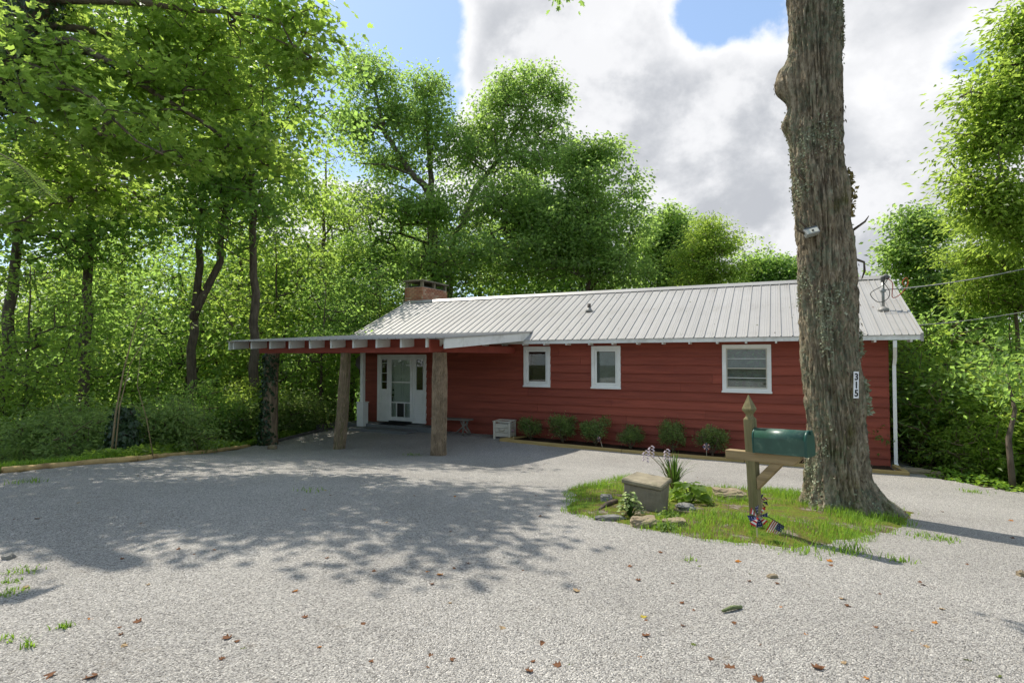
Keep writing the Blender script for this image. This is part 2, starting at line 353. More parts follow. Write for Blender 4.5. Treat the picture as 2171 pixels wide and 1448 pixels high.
grid_sheet('ground', far, far+14, ground_z, None, FLOOR)
def gravel_z(X, Y):
    p = np.stack([X*.9, Y*.9, X*0], -1).reshape(-1, 3); return terrain(X, Y)+fbm(p, 3, 9).reshape(X.shape)*.018+.004
def gkeep(x, y):
    p = np.stack([x*2.2, y*2.2, x*0], -1)
    return poly_dist(x, y, DRIVE)+.10*fbm(p, 3, 31) < 0
grid_sheet('gravel_drive', np.arange(-15, 26, .16), np.arange(-8, 22, .16), gravel_z, gkeep, GRAVEL)
ISL = [ground_at(*p)[:2] for p in ((1200, 1035), (1196, 1085), (1290, 1108), (1380, 1128), (1480, 1146), (1590, 1162), (1720, 1168), (1850, 1148), (1935, 1120), (1945, 1090),
                                   (1880, 1062), (1700, 1046), (1600, 1040), (1480, 1030), (1320, 1014))]
def isl_h(X, Y):
    p = np.stack([X*3, Y*3, X*0], -1).reshape(-1, 3); d = poly_dist(X, Y, ISL)+.13*fbm(p, 3, 3).reshape(X.shape)
    return np.clip(-d/.5, -1, 1)
def isl_z(X, Y):
    p = np.stack([X*5, Y*5, X*0], -1).reshape(-1, 3)
    return gravel_z(X, Y)+.055*isl_h(X, Y)+.012*fbm(p, 3, 8).reshape(X.shape)-.012
grid_sheet('grass_island', np.arange(.2, 6, .05), np.arange(4, 10, .05), isl_z, lambda x, y: isl_h(x, y) > -.12, MOSS)
def isl1(x, y): return float(isl_z(np.array([[x]]), np.array([[y]]))[0, 0])
BEDX0, BEDX1, BEDY = 5.35, 13.97, -.95
V = []; nx, ny = 90, 9
for j in range(ny):
    for i in range(nx):
        lx = BEDX0+.04+(BEDX1-BEDX0-.08)*i/(nx-1); ly = BEDY+.04+(-.02-BEDY-.04)*j/(ny-1); w = to_world(lx, ly)
        V.append((w[0], w[1], bz(*w)+.03))
V = np.array(V); V[:, 2] += fbm(V*5, 3, 2)*.02
F = [(j*nx+i, j*nx+i+1, (j+1)*nx+i+1, (j+1)*nx+i) for j in range(ny-1) for i in range(nx-1)]
tag(link('planting_bed', mesh_np('planting_bed', V, F, True, [MULCH])), kind='structure')

# ------------------------------------------------------------------ cottage
house = tag(empty('red_cottage', (HO[0], HO[1], HZ), -HANG), 'low red board-sided cottage with pale ribbed metal roof and white windows', 'house')
WL, WD = 13.95, 6.26
RSL = .448; EY, EZ, RY = -.4, 2.75, 3.13; RZ = EZ+(RY-EY)*RSL; RX0, RX1 = -.6, 14.46
OPEN = {'door': (.60, 2.42, .05, 2.36), 'w1': (5.617, 6.392, 1.49, 2.57), 'w2': (7.536, 8.298, 1.49, 2.57), 'w3': (10.70, 11.737, 1.48, 2.576)}
rng = random.Random(4)
EXPO = .213; nb = 13; zb0 = -.03
for k in range(nb):
    z0 = zb0+k*EXPO; z1 = z0+EXPO+.022
    joints = [0.0]; x = rng.uniform(1.5, 4.5)
    while x < WL-1.2: joints.append(x); x += rng.uniform(3.0, 4.9)
    joints.append(WL)
    for ja, jb in zip(joints, joints[1:]):
        segs = [(ja, jb, z0, z1)]
        for (ox0, ox1, oz0, oz1) in OPEN.values():
            ox0 += .05; ox1 -= .05; oz0 += .05; oz1 -= .05; new = []
            for (a, b, c, d) in segs:
                if b <= ox0 or a >= ox1 or d <= oz0 or c >= oz1: new.append((a, b, c, d)); continue
                if a < ox0: new.append((a, ox0, c, d))
                if b > ox1: new.append((ox1, b, c, d))
                m0, m1 = max(a, ox0), min(b, ox1)
                if c < oz0: new.append((m0, m1, c, oz0))
                if d > oz1: new.append((m0, m1, oz1, d))
            segs = new
        for (a, b, c, d) in segs:
            if b-a < .02 or d-c < .012: continue
            ns = max(1, int((b-a)/.3)); mb = MB(); V = []
            for i in range(ns+1):
                xx = a+.003+(b-a-.006)*i/ns; jit = rng.uniform(-.005, .005) if c == z0 else 0
                fo = lambda z: -.010-.040*(z1-z)/(z1-z0)
                V += [(xx, fo(c)+rng.uniform(-.002, .002), c+jit), (xx, fo(d), d), (xx, fo(d)+.012, d), (xx, fo(c)+.018, c+jit)]
            F = []
            for i in range(ns):
                o = i*4; F += [(o+p, o+(p+1) % 4, o+4+(p+1) % 4, o+4+p)[::-1] for p in range(4)]
            F += [(0, 1, 2, 3), (ns*4+3, ns*4+2, ns*4+1, ns*4)]
            mb.add(V, F).obj('board', RED, house)
# rest of the shell
mb = MB()
mb.box(0, .12, .02, WD, -.1, 2.85); mb.box(WL-.12, WL, .02, WD, -.1, 2.85); mb.box(.121, WL-.121, WD-.12, WD, -.1, 2.85)
for x0 in (0, WL-.12):
    mb.add([(x0, .02, 2.85), (x0, WD, 2.85), (x0, RY, RZ-.13), (x0+.12, .02, 2.85), (x0+.12, WD, 2.85), (x0+.12, RY, RZ-.13)], [(0, 1, 2), (3, 5, 4), (0, 2, 5, 3), (1, 4, 5, 2)])
mb.obj('wall', RED, house)
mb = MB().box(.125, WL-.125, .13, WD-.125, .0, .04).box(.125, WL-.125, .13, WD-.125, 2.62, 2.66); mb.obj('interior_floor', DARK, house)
bx(-.02, WL+.02, .02, .12, -.35, -.04).obj('foundation', CONC, house)
# roof: panels of ribbed sheet metal, each with four ribs
roof = empty('roof', (0, 0, 0), 0, house)
def panel_mesh(w, run0, run1, zf, name):
    prof = []; n = 4; p = w/n
    for i in range(n):
        o = i*p; prof += [(o, 0), (o+p*.40, 0), (o+p*.42, .004), (o+p*.48, .004), (o+p*.5, 0), (o+p*.60, 0), (o+p*.62, .004), (o+p*.68, .004), (o+p*.70, 0), (o+p*.88, 0), (o+p*.915, .024), (o+p*.965, .024)]
    prof.append((w, 0)); V = []
    for y in (run0, run1):
        for x, h in prof: V.append((x, y, zf(y)+h))
    for y in (run0, run1):
        for x, h in prof: V.append((x, y, zf(y)+h-.012))
    m = len(prof); F = [(i, i+1, m+i+1, m+i) for i in range(m-1)]+[(2*m+i+1, 2*m+i, 3*m+i, 3*m+i+1) for i in range(m-1)]
    F += [(i, 2*m+i, 2*m+i+1, i+1) for i in range(m-1)]+[(m+i+1, 3*m+i+1, 3*m+i, m+i) for i in range(m-1)]+[(0, m, 3*m, 2*m), (m-1, 3*m-1, 4*m-1, 2*m-1)]
    mb = MB().add(V, F)
    for i in range(n):
        for f in (.06, .30, .54, .78, .96):
            y = run0+(run1-run0)*f; zc = zf(y); sl_ = (zf(run1)-zf(run0))/(run1-run0)
            for q in (.80, .20):
                x = (i+q)*p; r = .006
                mb.add([(x-r, y-r, zc-sl_*r+.001), (x+r, y-r, zc-sl_*r+.001), (x+r, y+r, zc+sl_*r+.001), (x-r, y+r, zc+sl_*r+.001), (x, y, zc+.007)], [(0, 1, 4), (1, 2, 4), (2, 3, 4), (3, 0, 4)], 1)
    return mb.mesh(name, [ROOF, SCREW])
PW = (RX1-RX0)/16.5
fz = lambda y: EZ+(y-EY)*RSL
bzf = lambda y: RZ-(y-RY)*RSL
pm = panel_mesh(PW, EY-.03, RY, fz, 'roof_panel'); pb = panel_mesh(PW, RY, 2*RY-EY+.03, bzf, 'roof_panel_back')
for i in range(16):
    link('panel', pm, roof, (RX0+i*PW, 0, 0)); link('panel', pb, roof, (RX0+i*PW, 0, 0))
link('panel', panel_mesh(PW*.5, EY-.03, RY, fz, 'half_panel'), roof, (RX0+16*PW, 0, 0))
link('panel', panel_mesh(PW*.5, RY, 2*RY-EY+.03, bzf, 'half_panel_back'), roof, (RX0+16*PW, 0, 0))
mb = MB(); x0, x1 = RX0-.01, RX1+.02
pr = [(-.17, -.17*RSL+.028), (-.05, .05), (.05, .05), (.17, -.17*RSL+.028), (.17, -.17*RSL+.018), (0, .03), (-.17, -.17*RSL+.018)]
V = [(x, RY+a, RZ+b+.004) for x in (x0, x1) for a, b in pr]; n = len(pr)
mb.add(V, [(i, (i+1) % n, n+(i+1) % n, n+i) for i in range(n)]+[tuple(range(n))[::-1], tuple(range(n, 2*n))]).obj('ridge_cap', ROOF, roof)
for x0 in (RX0-.012, RX1-.035):      # rake trim both ends
    mb = MB()
    for ya, yb, zf in ((EY-.03, RY, fz), (RY, 2*RY-EY+.03, bzf)):
        V = [(x, y, zf(y)+h) for x in (x0, x0+.047) for y in (ya, yb) for h in (-.13, .033)]
        mb.add(V, [(0, 1, 3, 2), (4, 6, 7, 5), (0, 4, 5, 1), (2, 3, 7, 6), (1, 5, 7, 3), (0, 2, 6, 4)])
    mb.obj('rake_trim', ROOF, roof)
bx(RX0+.04, RX1-.005, EY-.01, EY+.02, EZ-.115, EZ-.016).obj('fascia', FASC, roof)
bx(RX0+.05, RX1-.05, EY+.03, .0, EZ-.035, EZ-.02).obj('soffit', WHITE, roof)
x = .25
while x < 14.3:
    bx(x-.02, x+.02, EY+.022, -.05, EZ-.155, EZ-.036).obj('rafter_tail', WHITE, roof); x += .61
# chimney
ch = empty('chimney', (0, 0, 0), 0, house)
cx0, cx1, cy0, cy1, cz0, cz1 = -.80, -.0, 3.2, 4.9, 3.0, 4.92
bx(cx0+.012, cx1-.012, cy0+.012, cy1-.012, cz0, cz1-.01).obj('mortar_core', MORTAR, ch)
bh, bl, bw, gp = .062, .20, .095, .011
def brick_mesh(l, d, h, name): return bx(0, l, 0, d, 0, h).mesh(name, BRICKS[0], bevel=.004)
bm_c = {}
def brick(l, d, loc, k):
    key = (round(l, 3), round(d, 3), k)
    if key not in bm_c:
        me = brick_mesh(l, d, bh, 'brick'); me.materials.clear(); me.materials.append(BRICKS[k]); bm_c[key] = me
    link('brick', bm_c[key], ch, loc)
rr = random.Random(7); z = 3.95; row = 0
while z+bh <= cz1:
    off = (bl+gp)/2 if row % 2 else 0
    x = cx0-off
    while x < cx1-.02:                         # front
        a, b = max(x, cx0), min(x+bl, cx1)
        if b-a > .03: brick(round(b-a, 2), .05, (a, cy0-rr.uniform(0, .004), z), rr.choice((0, 0, 1, 1, 2, 3)))
        x += bl+gp
    y = cy0+.055-(0 if row % 2 else .1)
    while y < cy1-.02:                         # right flank
        a, b = max(y, cy0+.055), min(y+bl, cy1)
        if b-a > .03: brick(.05, round(b-a, 2), (cx1-.05+rr.uniform(0, .004), a, z), rr.choice((0, 0, 1, 1, 2, 3)))
        y += bl+gp
    z += bh+gp; row += 1
bx(cx0+.1, cx1-.1, cy0+.1, cy1-.1, cz1-.008, cz1+.05).obj('flue', BLACK, ch)
for (x, y) in ((cx0+.02, cy0+.02), (cx1-.12, cy0+.02), (cx1-.12, cy1-.12), (cx0+.02, cy1-.12), (cx1-.12, (cy0+cy1)/2-.05)):
    bx(x, x+.10, y, y+.10, cz1-.005, cz1+.19).obj('cap_pillar', CONCT, ch)
bx(cx0-.06, cx1+.06, cy0-.06, cy1+.06, cz1+.19, cz1+.245).obj('cap_slab', CONC, ch, bevel=.008)
bx(cx0+.05, cx1+.16, cy0-.20, cy0-.012, 4.12, 4.36).obj('flashing', ROOF, ch)
# windows
def ring(x0, x1, z0, z1, w, y0, y1, wb=None):
    wb = w if wb is None else wb
    return MB().box(x0, x0+w, y0, y1, z0, z1).box(x1-w, x1, y0, y1, z0, z1).box(x0+w, x1-w, y0, y1, z1-w, z1).box(x0+w, x1-w, y0, y1, z0, z0+wb)
def window(key, kind, label):
    x0, x1, z0, z1 = OPEN[key]; w = empty('window', (0, 0, 0), 0, house); w['label'] = label
    ring(x0, x1, z0, z1, .088, -.070, -.006).obj('frame', WHITE, w, bevel=.004)
    a0, a1, b0, b1 = x0+.0885, x1-.0885, z0+.0885, z1-.0885
    bx(x0-.015, x1+.015, -.092, -.0705, z0-.012, z0+.03).obj('sill', WHITE, w, bevel=.003)
    mb = MB().box(a0-.03, a0-.002, -.005, .10, b0, b1).box(a1+.002, a1+.03, -.005, .10, b0, b1).box(a0-.03, a1+.03, -.005, .10, b1+.002, b1+.03).box(a0-.03, a1+.03, -.005, .10, b0-.03, b0-.002); mb.obj('jamb', WHITE, w)
    if kind == 'casement':
        ring(a0+.001, a1-.001, b0+.001, b1-.001, .05, -.045, -.012).obj('sash', WHITE, w, bevel=.004); p = (a0+.05, a1-.05, b0+.05, b1-.05)
        bx(p[0]-.005, p[1]+.005, -.03, -.026, p[2]-.005, p[3]+.005).obj('pane', GLASS, w)
    else:
        zm = (b0+b1)/2+.01
        ring(a0+.001, a1-.001, zm-.02, b1-.001, .022, -.032, -.012).obj('sash', GALV if 0 else PLANT, w)
        ring(a0+.001, a1-.001, b0+.001, zm+.004, .022, -.050, -.0325, .034).obj('sash', PLANT, w)
        for k, (za, zb, yy) in enumerate(((zm, b1-.022, -.026), (b0+.034, zm-.016, -.044))):
            bx(a0+.02, a1-.02, yy, yy+.003, za, zb).obj('pane', GLASS, w)
            bx(a0+.02, a1-.02, yy-.006, yy-.0005, (za+zb)/2-.006, (za+zb)/2+.006).obj('muntin', WHITE, w)
        p = (a0, a1, b0, b1)
    if key == 'w1':
        bx(a0-.3, a1+.3, .60, .62, b0-.4, b1+.3).obj('curtain_or_dark_sheet', DARK, w)  # near-black sheet stands in for the shade of the unlit room
    else:
        mb = MB(); z = p[2]+.01; ang = .5
        while z < p[3]-.01:
            mb.add([(a0+.008, .03, z-.008), (a1-.008, .03, z-.008), (a1-.008, .05, z+.009), (a0+.008, .05, z+.009)], [(0, 1, 2, 3)]); z += .024
        b = mb.obj('blind', BLIND, w); b['kind'] = 'stuff'
    return w
window('w1', 'casement', 'white casement window without blind next to the carport')
window('w2', 'casement', 'white casement window with lowered blind')
window('w3', 'hung', 'wide white double hung window with blind and muntins')
# entrance
dr = empty('entrance', (0, 0, 0), 0, house); x0, x1, z0, z1 = .596, 2.417, .30, 2.36
ring(x0, x1, z0, z1, .075, -.07, -.006, .03).obj('frame', WHITE, dr, bevel=.004)
DX0, DX1 = 1.06, 1.925
for a, b in ((x0+.0755, DX0-.001), (DX1+.001, x1-.0755)):
    gx0, gx1 = (a+.075, b-.1) if a < 1 else (a+.13, b-.04)
    bx(a, b, -.05, -.01, z0+.0305, 1.30).obj('side_panel', WHITE, dr)
    MB().box(a, gx0, -.05, -.01, 1.301, z1-.0755).box(gx1, b, -.05, -.01, 1.301, z1-.0755).box(gx0, gx1, -.05, -.01, 2.21, z1-.0755).obj('sidelight_frame', WHITE, dr)
    mb = ring(a+.05, b-.05, z0+.45 if a < 1 else z0+.1, 1.16, .022, -.058, -.0505); mb.obj('moulding', WHITE, dr)
    bx(gx0, gx1, -.032, -.028, 1.301, 2.21).obj('sidelight_pane', GLASS, dr)
    if a < 1:
        for zz in (1.52, 1.79, 2.10): bx(gx0, gx1, -.040, -.0325, zz-.009, zz+.009).obj('muntin', WHITE, dr)
    bx(gx0-.02, gx1+.02, .35, .36, 1.2, 2.3).obj('curtain_or_dark_sheet', BLIND if a < 1 else DARK, dr)  # left one a pale curtain, right one a near-black sheet painted as room shade
dm = mat('grey_blue_door', (.58, .60, .57), .55, .3, var=.05)
d = bx(DX0+.02, DX1-.02, .03, .07, z0+.03, z1-.08).obj('door', dm, dr)
for (a, b) in ((DX0+.12, (DX0+DX1)/2-.04), ((DX0+DX1)/2+.04, DX1-.12)):
    for (c, e) in ((.42, .95), (1.05, 1.65), (1.75, 2.15)): ring(a, b, c, e, .018, .018, .0295).obj('panel', dm, d)
MB().tube([(DX0+.10, .0, 1.27), (DX0+.10, .03, 1.27)], .028, 10).tube([(DX0+.10, -.03, 1.12), (DX0+.10, .03, 1.12)], .03, 10).tube([(DX0+.10, .02, 1.08), (DX0+.10, -.02, 1.05), (DX0+.10, -.025, .95), (DX0+.10, .02, .90)], .012, 6).obj('handle', BLACK, d)
st = empty('storm_door', (0, 0, 0), 0, dr) if 0 else None
sd = ring(DX0, DX1, z0+.04, z1-.0755, .085, -.068, -.036, .12).obj('storm_door', WHITE, dr, bevel=.004)
S0, S1 = DX0+.0855, DX1-.0855
MB().box(S0, S1, -.064, -.04, 1.50, 1.535).box(S0, S1, -.064, -.04, .88, .92).box(S0+.19, S0+.215, -.064, -.04, z0+.161, .8795).box(S1-.215, S1-.19, -.064, -.04, z0+.161, .8795).obj('rail', WHITE, sd)
bx(S0, S1, -.053, -.050, z0+.17, z1-.17).obj('storm_glass', GLASS, sd)
bx(S0+.22, S1-.22, -.060, -.0535, z0+.165, .875).obj('pet_flap', BLACK, sd)
bx(DX0, DX1, -.09, -.01, z0-.0, z0+.038).obj('threshold', BLACK, dr)
# downspout, vent, mast
mb = MB().tube([(14.0, -.40, 2.62), (14.0, -.40, 2.50), (14.03, -.20, 2.28), (14.03, -.10, 2.12), (14.03, -.10, .12), (14.05, -.20, .02)], .045, 4)
mb.obj('downspout', WHITE, house)
vx, vy = 6.98, 1.513; vz = fz(vy)
v = MB().tube([(vx, vy, vz-.02), (vx, vy, vz+.22)], .05, 12).obj('vent_pipe', mat('vent_boot', (.09, .075, .065), .6, .3), house, True)
MB().tube([(vx, vy, vz-.02), (vx, vy, vz+.035), (vx, vy, vz+.1)], [.12, .09, .053], 12).obj('boot', SCREW, v, True)
mx, my = 14.01, .92; mz = fz(my)
ms = MB().tube([(mx, my, mz-.05), (mx, my, mz+.66)], .03, 10).obj('service_mast', GALV, house, True)
MB().tube([(mx, my, mz-.05), (mx, my, mz+.03), (mx, my, mz+.08)], [.14, .10, .035], 10).obj('boot', SCREW, ms, True)
MB().tube([(mx, my, mz+.62), (mx, my, mz+.72), (mx+.05, my-.03, mz+.76), (mx+.10, my-.06, mz+.70)], [.036, .05, .05, .04], 10).obj('weatherhead', mat('cast_metal', (.09, .09, .09), .5, .5), ms, True)
MB().box(mx-.05, mx+.05, my-.05, my+.05, mz+.40, mz+.44).obj('clamp', GALV, ms)
WB = mat('black_cable', (.02, .02, .02), .6, .3); WR = mat('red_cable', (.42, .06, .025), .6, .3); WG = mat('grey_cable', (.33, .33, .32), .6, .3)
def loop(pts, r, m, name): 
    P = [Vector(p) for p in pts]; Q = []
    for i in range(len(P)-1):
        a, b, c, d = P[max(i-1, 0)], P[i], P[i+1], P[min(i+2, len(P)-1)]
        for k in range(6):
            t = k/6; Q.append(.5*((2*b)+(-a+c)*t+(2*a-5*b+4*c-d)*t*t+(-a+3*b-3*c+d)*t**3))
    Q.append(P[-1]); return MB().tube(Q, r, 6).obj(name, m, ms, True)
hx, hy, hz = mx+.09, my-.06, mz+.69
loop([(hx, hy, hz), (hx+.08, hy-.02, hz-.12), (hx+.07, hy-.02, hz-.42), (hx+.22, hy, hz-.36), (hx+.36, hy, hz-.15), (hx+.34, hy, hz+.0), (hx+.26, hy, hz-.1), (hx+.3, hy, hz-.17)], .009, WR, 'cable')
loop([(hx, hy, hz), (hx-.1, hy, hz-.15), (hx-.34, hy-.05, hz-.32), (hx-.20, hy-.05, hz-.52), (hx-.02, hy-.03, hz-.45), (hx+.02, hy, hz-.28), (hx-.1, hy, hz-.06)], .008, WB, 'cable')
# overhead cables: things of their own
def lw(l): w = to_world(l[0], l[1]); return Vector((w[0], w[1], l[2]+HZ))
def cable(a, b, sag, r, m, name, label):
    P = [a.lerp(b, t/20)-Vector((0, 0, sag*4*(t/20)*(1-t/20))) for t in range(21)]
    return tag(MB().tube(P, r, 6).obj(name, m, None, True), label, 'cable')
def at(px, py, Y):
    d = px_dir(px, py); d = d/d[1]*Y; return Vector((d[0], d[1], d[2]+CZ))
cable(lw((mx+.02, my, mz+.45)), at(2600, 440, 9.0), .25, .011, WG, 'service_cable', 'thick grey service cable running from the roof mast into the trees')
cable(lw((14.5, .1, 2.95)), at(2600, 545, 9.0), .2, .006, WG, 'telephone_wire', 'thin wire running from the roof end into the trees below the service cable')

# ------------------------------------------------------------------ carport
cp = tag(empty('carport', (HO[0], HO[1], HZ), -HANG), 'flat carport with white rafter ends and red beams on log posts', 'carport')
BY = -3.8; cz = lambda y: 2.70+(y+4.15)*.066
KX0, KX1 = -.64, 5.80
bx(-.15, 5.36, BY-.02, BY+.12, 2.385, 2.52).obj('beam', REDB, cp, bevel=.004)
bx(5.24, 5.355, BY+.122, -.065, 2.39, 2.56).obj('beam', REDB, cp)
bx(.0, .115, BY+.122, -.065, 2.39, 2.56).obj('beam', REDB, cp)
def raft(x, w, y0, y1, h, m):
    V = [(xx, y, cz(y)-.02-dz) for xx in (x-w/2, x+w/2) for y in (y0, y1) for dz in (h, 0)]
    return MB().add(V, [(0, 1, 3, 2), (4, 6, 7, 5), (0, 4, 5, 1), (2, 3, 7, 6), (1, 5, 7, 3), (0, 2, 6, 4)])
nr = 10
for i in range(nr):
    x = KX0+.06+(5.30-KX0-.06)*i/(nr-1)
    raft(x, .045, -4.23, -.35, .185, None).obj('rafter', WHITE, cp)
raft(KX1-.02, .04, -4.29, -.05, .21, None).obj('rake_board', FASC, cp, bevel=.003)
raft(KX0-.03, .035, -4.29, -.05, .20, None).obj('rake_board', FASC, cp, bevel=.003)
bx(KX0+.02, 5.30, BY+.02, BY+.05, 2.5205, 2.72).obj('blocking', REDB, cp)
bx(5.31, 5.358, -4.17, BY-.021, 2.40, 2.66).obj('beam_end', REDB, cp)
crp = empty('carport_roof', (0, 0, 0), 0, cp)
npn = 8; pwid = (KX1-KX0+.06)/npn
pm2 = panel_mesh(pwid, -4.36, .25, lambda y: cz(y)-.004, 'carport_panel')
for i in range(npn): link('panel', pm2, crp, (KX0-.03+i*pwid, 0, 0))
# posts
def rough_post(name, P, R, seed, amp, m, parent, nz=60, na=26, freq=9):
    P = [Vector(p) for p in P]; V = []
    for j in range(nz+1):
        t = j/nz*(len(P)-1); i = min(int(t), len(P)-2); c = P[i].lerp(P[i+1], t-i); r = R[i]+(R[i+1]-R[i])*(t-i)
        for k in range(na):
            a = 2*math.pi*k/na; V.append((c.x, c.y, c.z, a, r))
    V = np.array(V); q = np.stack([np.cos(V[:, 3])*freq*.55, np.sin(V[:, 3])*freq*.55, V[:, 2]*1.6+seed*9], -1)
    d = fbm(q, 3, seed)*amp+fbm(q*[.25, .25, .8], 2, seed+5)*amp*1.1
    r = V[:, 4]*(1+d); X = np.stack([V[:, 0]+np.cos(V[:, 3])*r, V[:, 1]+np.sin(V[:, 3])*r, V[:, 2]], -1)
    F = [(j*na+k, j*na+(k+1) % na, (j+1)*na+(k+1) % na, (j+1)*na+k) for j in range(nz) for k in range(na)]
    return link(name, mesh_np(name, X, F, True, [m]), parent), X
def gl(lx, ly): w = to_world(lx, ly); return bz(*w)-HZ
STRIP = mat('bark_strip', (.30, .225, .15), .95, .1, var=.35)
def strips(X, parent, n, seed, nz=60, na=26):
    rn = random.Random(seed); mb = MB(); G = X.reshape(nz+1, na, 3); cen = G.mean(1)
    for _ in range(n):
        k = rn.uniform(0, na); j = rn.uniform(0, nz-8); L = rn.uniform(6, 26); P = []; drift = rn.uniform(-.35, .35)
        for s in range(7):
            jj = min(nz, j+L*s/6); kk = int(k+drift*s*1.2+rn.uniform(-.3, .3)) % na; p = G[int(jj), kk]; c = cen[int(jj)]
            d = p-c; P.append(tuple(c+d*(1.02+rn.uniform(-.01, .06))))
        mb.tube(P, rn.uniform(.004, .009), 4, cap=False)
    o = mb.obj('bark_strips', STRIP, parent); o['kind'] = 'stuff'; return o
def ivy_on(X, parent, n, seed, z0, z1, side, size=.055, m=None):
    rn = np.random.default_rng(seed); P = X[(X[:, 2] > z0) & (X[:, 2] < z1)]; cen = P.mean(0)
    w = np.clip(((P[:, :2]-cen[:2])@np.array(side))/np.linalg.norm(P[:, :2]-cen[:2], axis=1)+.35+.8*fbm(P*[2.5, 2.5, 1.4], 2, seed), 0.0, 1)
    idx = rn.choice(len(P), n, p=w/w.sum()); p = P[idx]; nrm = p-cen; nrm[:, 2] = 0; nrm /= np.linalg.norm(nrm, axis=1)[:, None]
    pos = p+nrm*rn.uniform(.01, .07, (n, 1))+rn.normal(0, .03, (n, 3)); dd = np.stack([rn.normal(0, .5, n), rn.normal(0, .5, n), -np.ones(n)], -1)
    V, F = leaf_quads(pos, dd, nrm+rn.normal(0, .35, (n, 3)), size*rn.uniform(.7, 1.3, n), .85)
    o = link('ivy', mesh_np('ivy', V, F, False, [m or LI]), parent); o['kind'] = 'stuff'; return o

# leaf arrays -------------------------------------------------------------
DIAMOND = (np.array([[0, 0, 0], [.5, .45, .10], [0, 1, -.06], [-.5, .45, .10]]), np.array([[0, 1, 2], [0, 2, 3]]))
def _star():
    v = [[0, 0, 0], [.25, .10, .03], [.52, .28, .08], [.28, .45, .03], [.42, .72, .06], [.14, .68, .02], [0, 1.0, -.08],
         [-.14, .68, .02], [-.42, .72, .06], [-.28, .45, .03], [-.52, .28, .08], [-.25, .10, .03]]
    f = [[0, 1, 3], [1, 2, 3], [0, 3, 5], [3, 4, 5], [0, 5, 6], [0, 6, 7], [0, 7, 9], [7, 8, 9], [0, 9, 11], [9, 10, 11]]
    return np.array(v), np.array(f)
STAR = _star()
def leaf_quads(pos, d, n, size, width=.6, tmpl=DIAMOND):
    d = d/np.maximum(np.linalg.norm(d, axis=1), 1e-6)[:, None]; s = np.cross(d, n); s /= np.maximum(np.linalg.norm(s, axis=1), 1e-6)[:, None]; n = np.cross(s, d)
    T, F = tmpl; size = np.broadcast_to(size, (len(pos),))[:, None, None]
    W = pos[:, None]+size*(s[:, None]*T[None, :, :1]*width+d[:, None]*T[None, :, 1:2]+n[:, None]*T[None, :, 2:3])
    k = len(T); FF = (F[None]+(np.arange(len(pos))*k)[:, None, None]).reshape(-1, 3); return W.reshape(-1, 3), FF

POSTS = ((5.30, -3.72), (2.63, -3.72), (.20, -3.72))
g0 = gl(*POSTS[0]); p0, X0 = rough_post('post', [(5.27, -3.74, g0-.06), (5.30, -3.72, 1.2), (5.29, -3.71, 2.384)], [.155, .15, .135], 3, .13, SHAG, cp); strips(X0, p0, 900, 5)
p0['label'] = 'carport post wrapped in shaggy stringy bark'
g1 = gl(*POSTS[1]); p1, X1 = rough_post('post', [(2.50, -3.76, g1-.06), (2.58, -3.73, .9), (2.66, -3.71, 2.384)], [.135, .125, .105], 8, .12, mat('mossy_bark', (.20, .17, .09), .95, .1, var=.5, vscale=6, stretch=(5, 5, .7), bump=1, bscale=12, dark=(.11, .12, .04), dscale=2, damt=.8), cp); strips(X1, p1, 260, 6)
p1['label'] = 'leaning mossy log carport post'
g2 = gl(*POSTS[2]); p2, X2 = rough_post('post', [(.16, -3.72, g2-.1), (.18, -3.72, 1.0), (.20, -3.71, 2.384)], [.20, .18, .17], 12, .12, SHAG, cp); ivy_on(X2, p2, 800, 4, .0, 2.36, (-.3, -.9), .085)
p2['label'] = 'thick ivy-clad carport post'
# small porch column on pedestal by the left corner
PCX_ = wall_at(769, 800, -.62)[0]
pc = tag(empty('porch_column', (*to_world(PCX_, -.62), HZ), -HANG), 'slim white square porch column on a wider pedestal by the cottage corner', 'column')
bx(-.055, .055, -.055, .055, .93, 2.52).obj('shaft', WHITE, pc, bevel=.005)
bx(-.12, .12, -.12, .12, .20, .90).obj('pedestal', WHITE, pc, bevel=.006)
bx(-.14, .14, -.14, .14, .9005, .9295).obj('pedestal_cap', WHITE, pc, bevel=.004)
# steps, mat, dark kerb timbers
sp = tag(empty('doorstep', (*to_world(1.45, -.5), HZ), -HANG), 'low grey painted doorstep of two platforms below the entrance', 'doorstep')
bx(-1.65, 1.55, -.10, .42, .05, .275).obj('platform', STEPG, sp, bevel=.008)
bx(-1.05, 1.05, -.62, -.105, .02, .20).obj('platform', STEPG, sp, bevel=.008)
tag(bx(-.45, .45, -.25, .25, 0, .018).obj('door_mat', MATM, None, False, 0, (*to_world(1.5, -.30), HZ+.277), (0, 0, -HANG)), 'black mat lying on the doorstep', 'mat')
ktm = mat('dark_timber', (.10, .095, .085), .9, .15, var=.4, vscale=5, bump=.4)
def beam_between(name, a, b, h, w, m, label, cat, group=None, round_=False, zoff=0.0):
    a = Vector(a); b = Vector(b); L = (b-a).length; rot = (b-a).to_track_quat('X', 'Z').to_euler()
    if round_:
        mb = MB(); n = 14; rn = random.Random(int(L*1000)); P = [(L*i/n, rn.uniform(-.008, .008), h/2+rn.uniform(-.006, .006)) for i in range(n+1)]
        o = mb.tube(P, [h/2*rn.uniform(.93, 1.06) for _ in P], 12).obj(name, m, None, True, 0, a, rot)
    else: o = bx(0, L, -w/2, w/2, 0, h).obj(name, m, None, False, .006, a, rot)
    return tag(o, label, cat, group)
def lg(lx, ly, dz=0): w = to_world(lx, ly); return (w[0], w[1], bz(*w)+dz)
beam_between('kerb_timber', lg(-.12, -3.3, -.03), lg(-.30, -1.45, -.01), .09, .14, ktm, 'sunken dark kerb timber between the ivy post and the porch', 'timber')
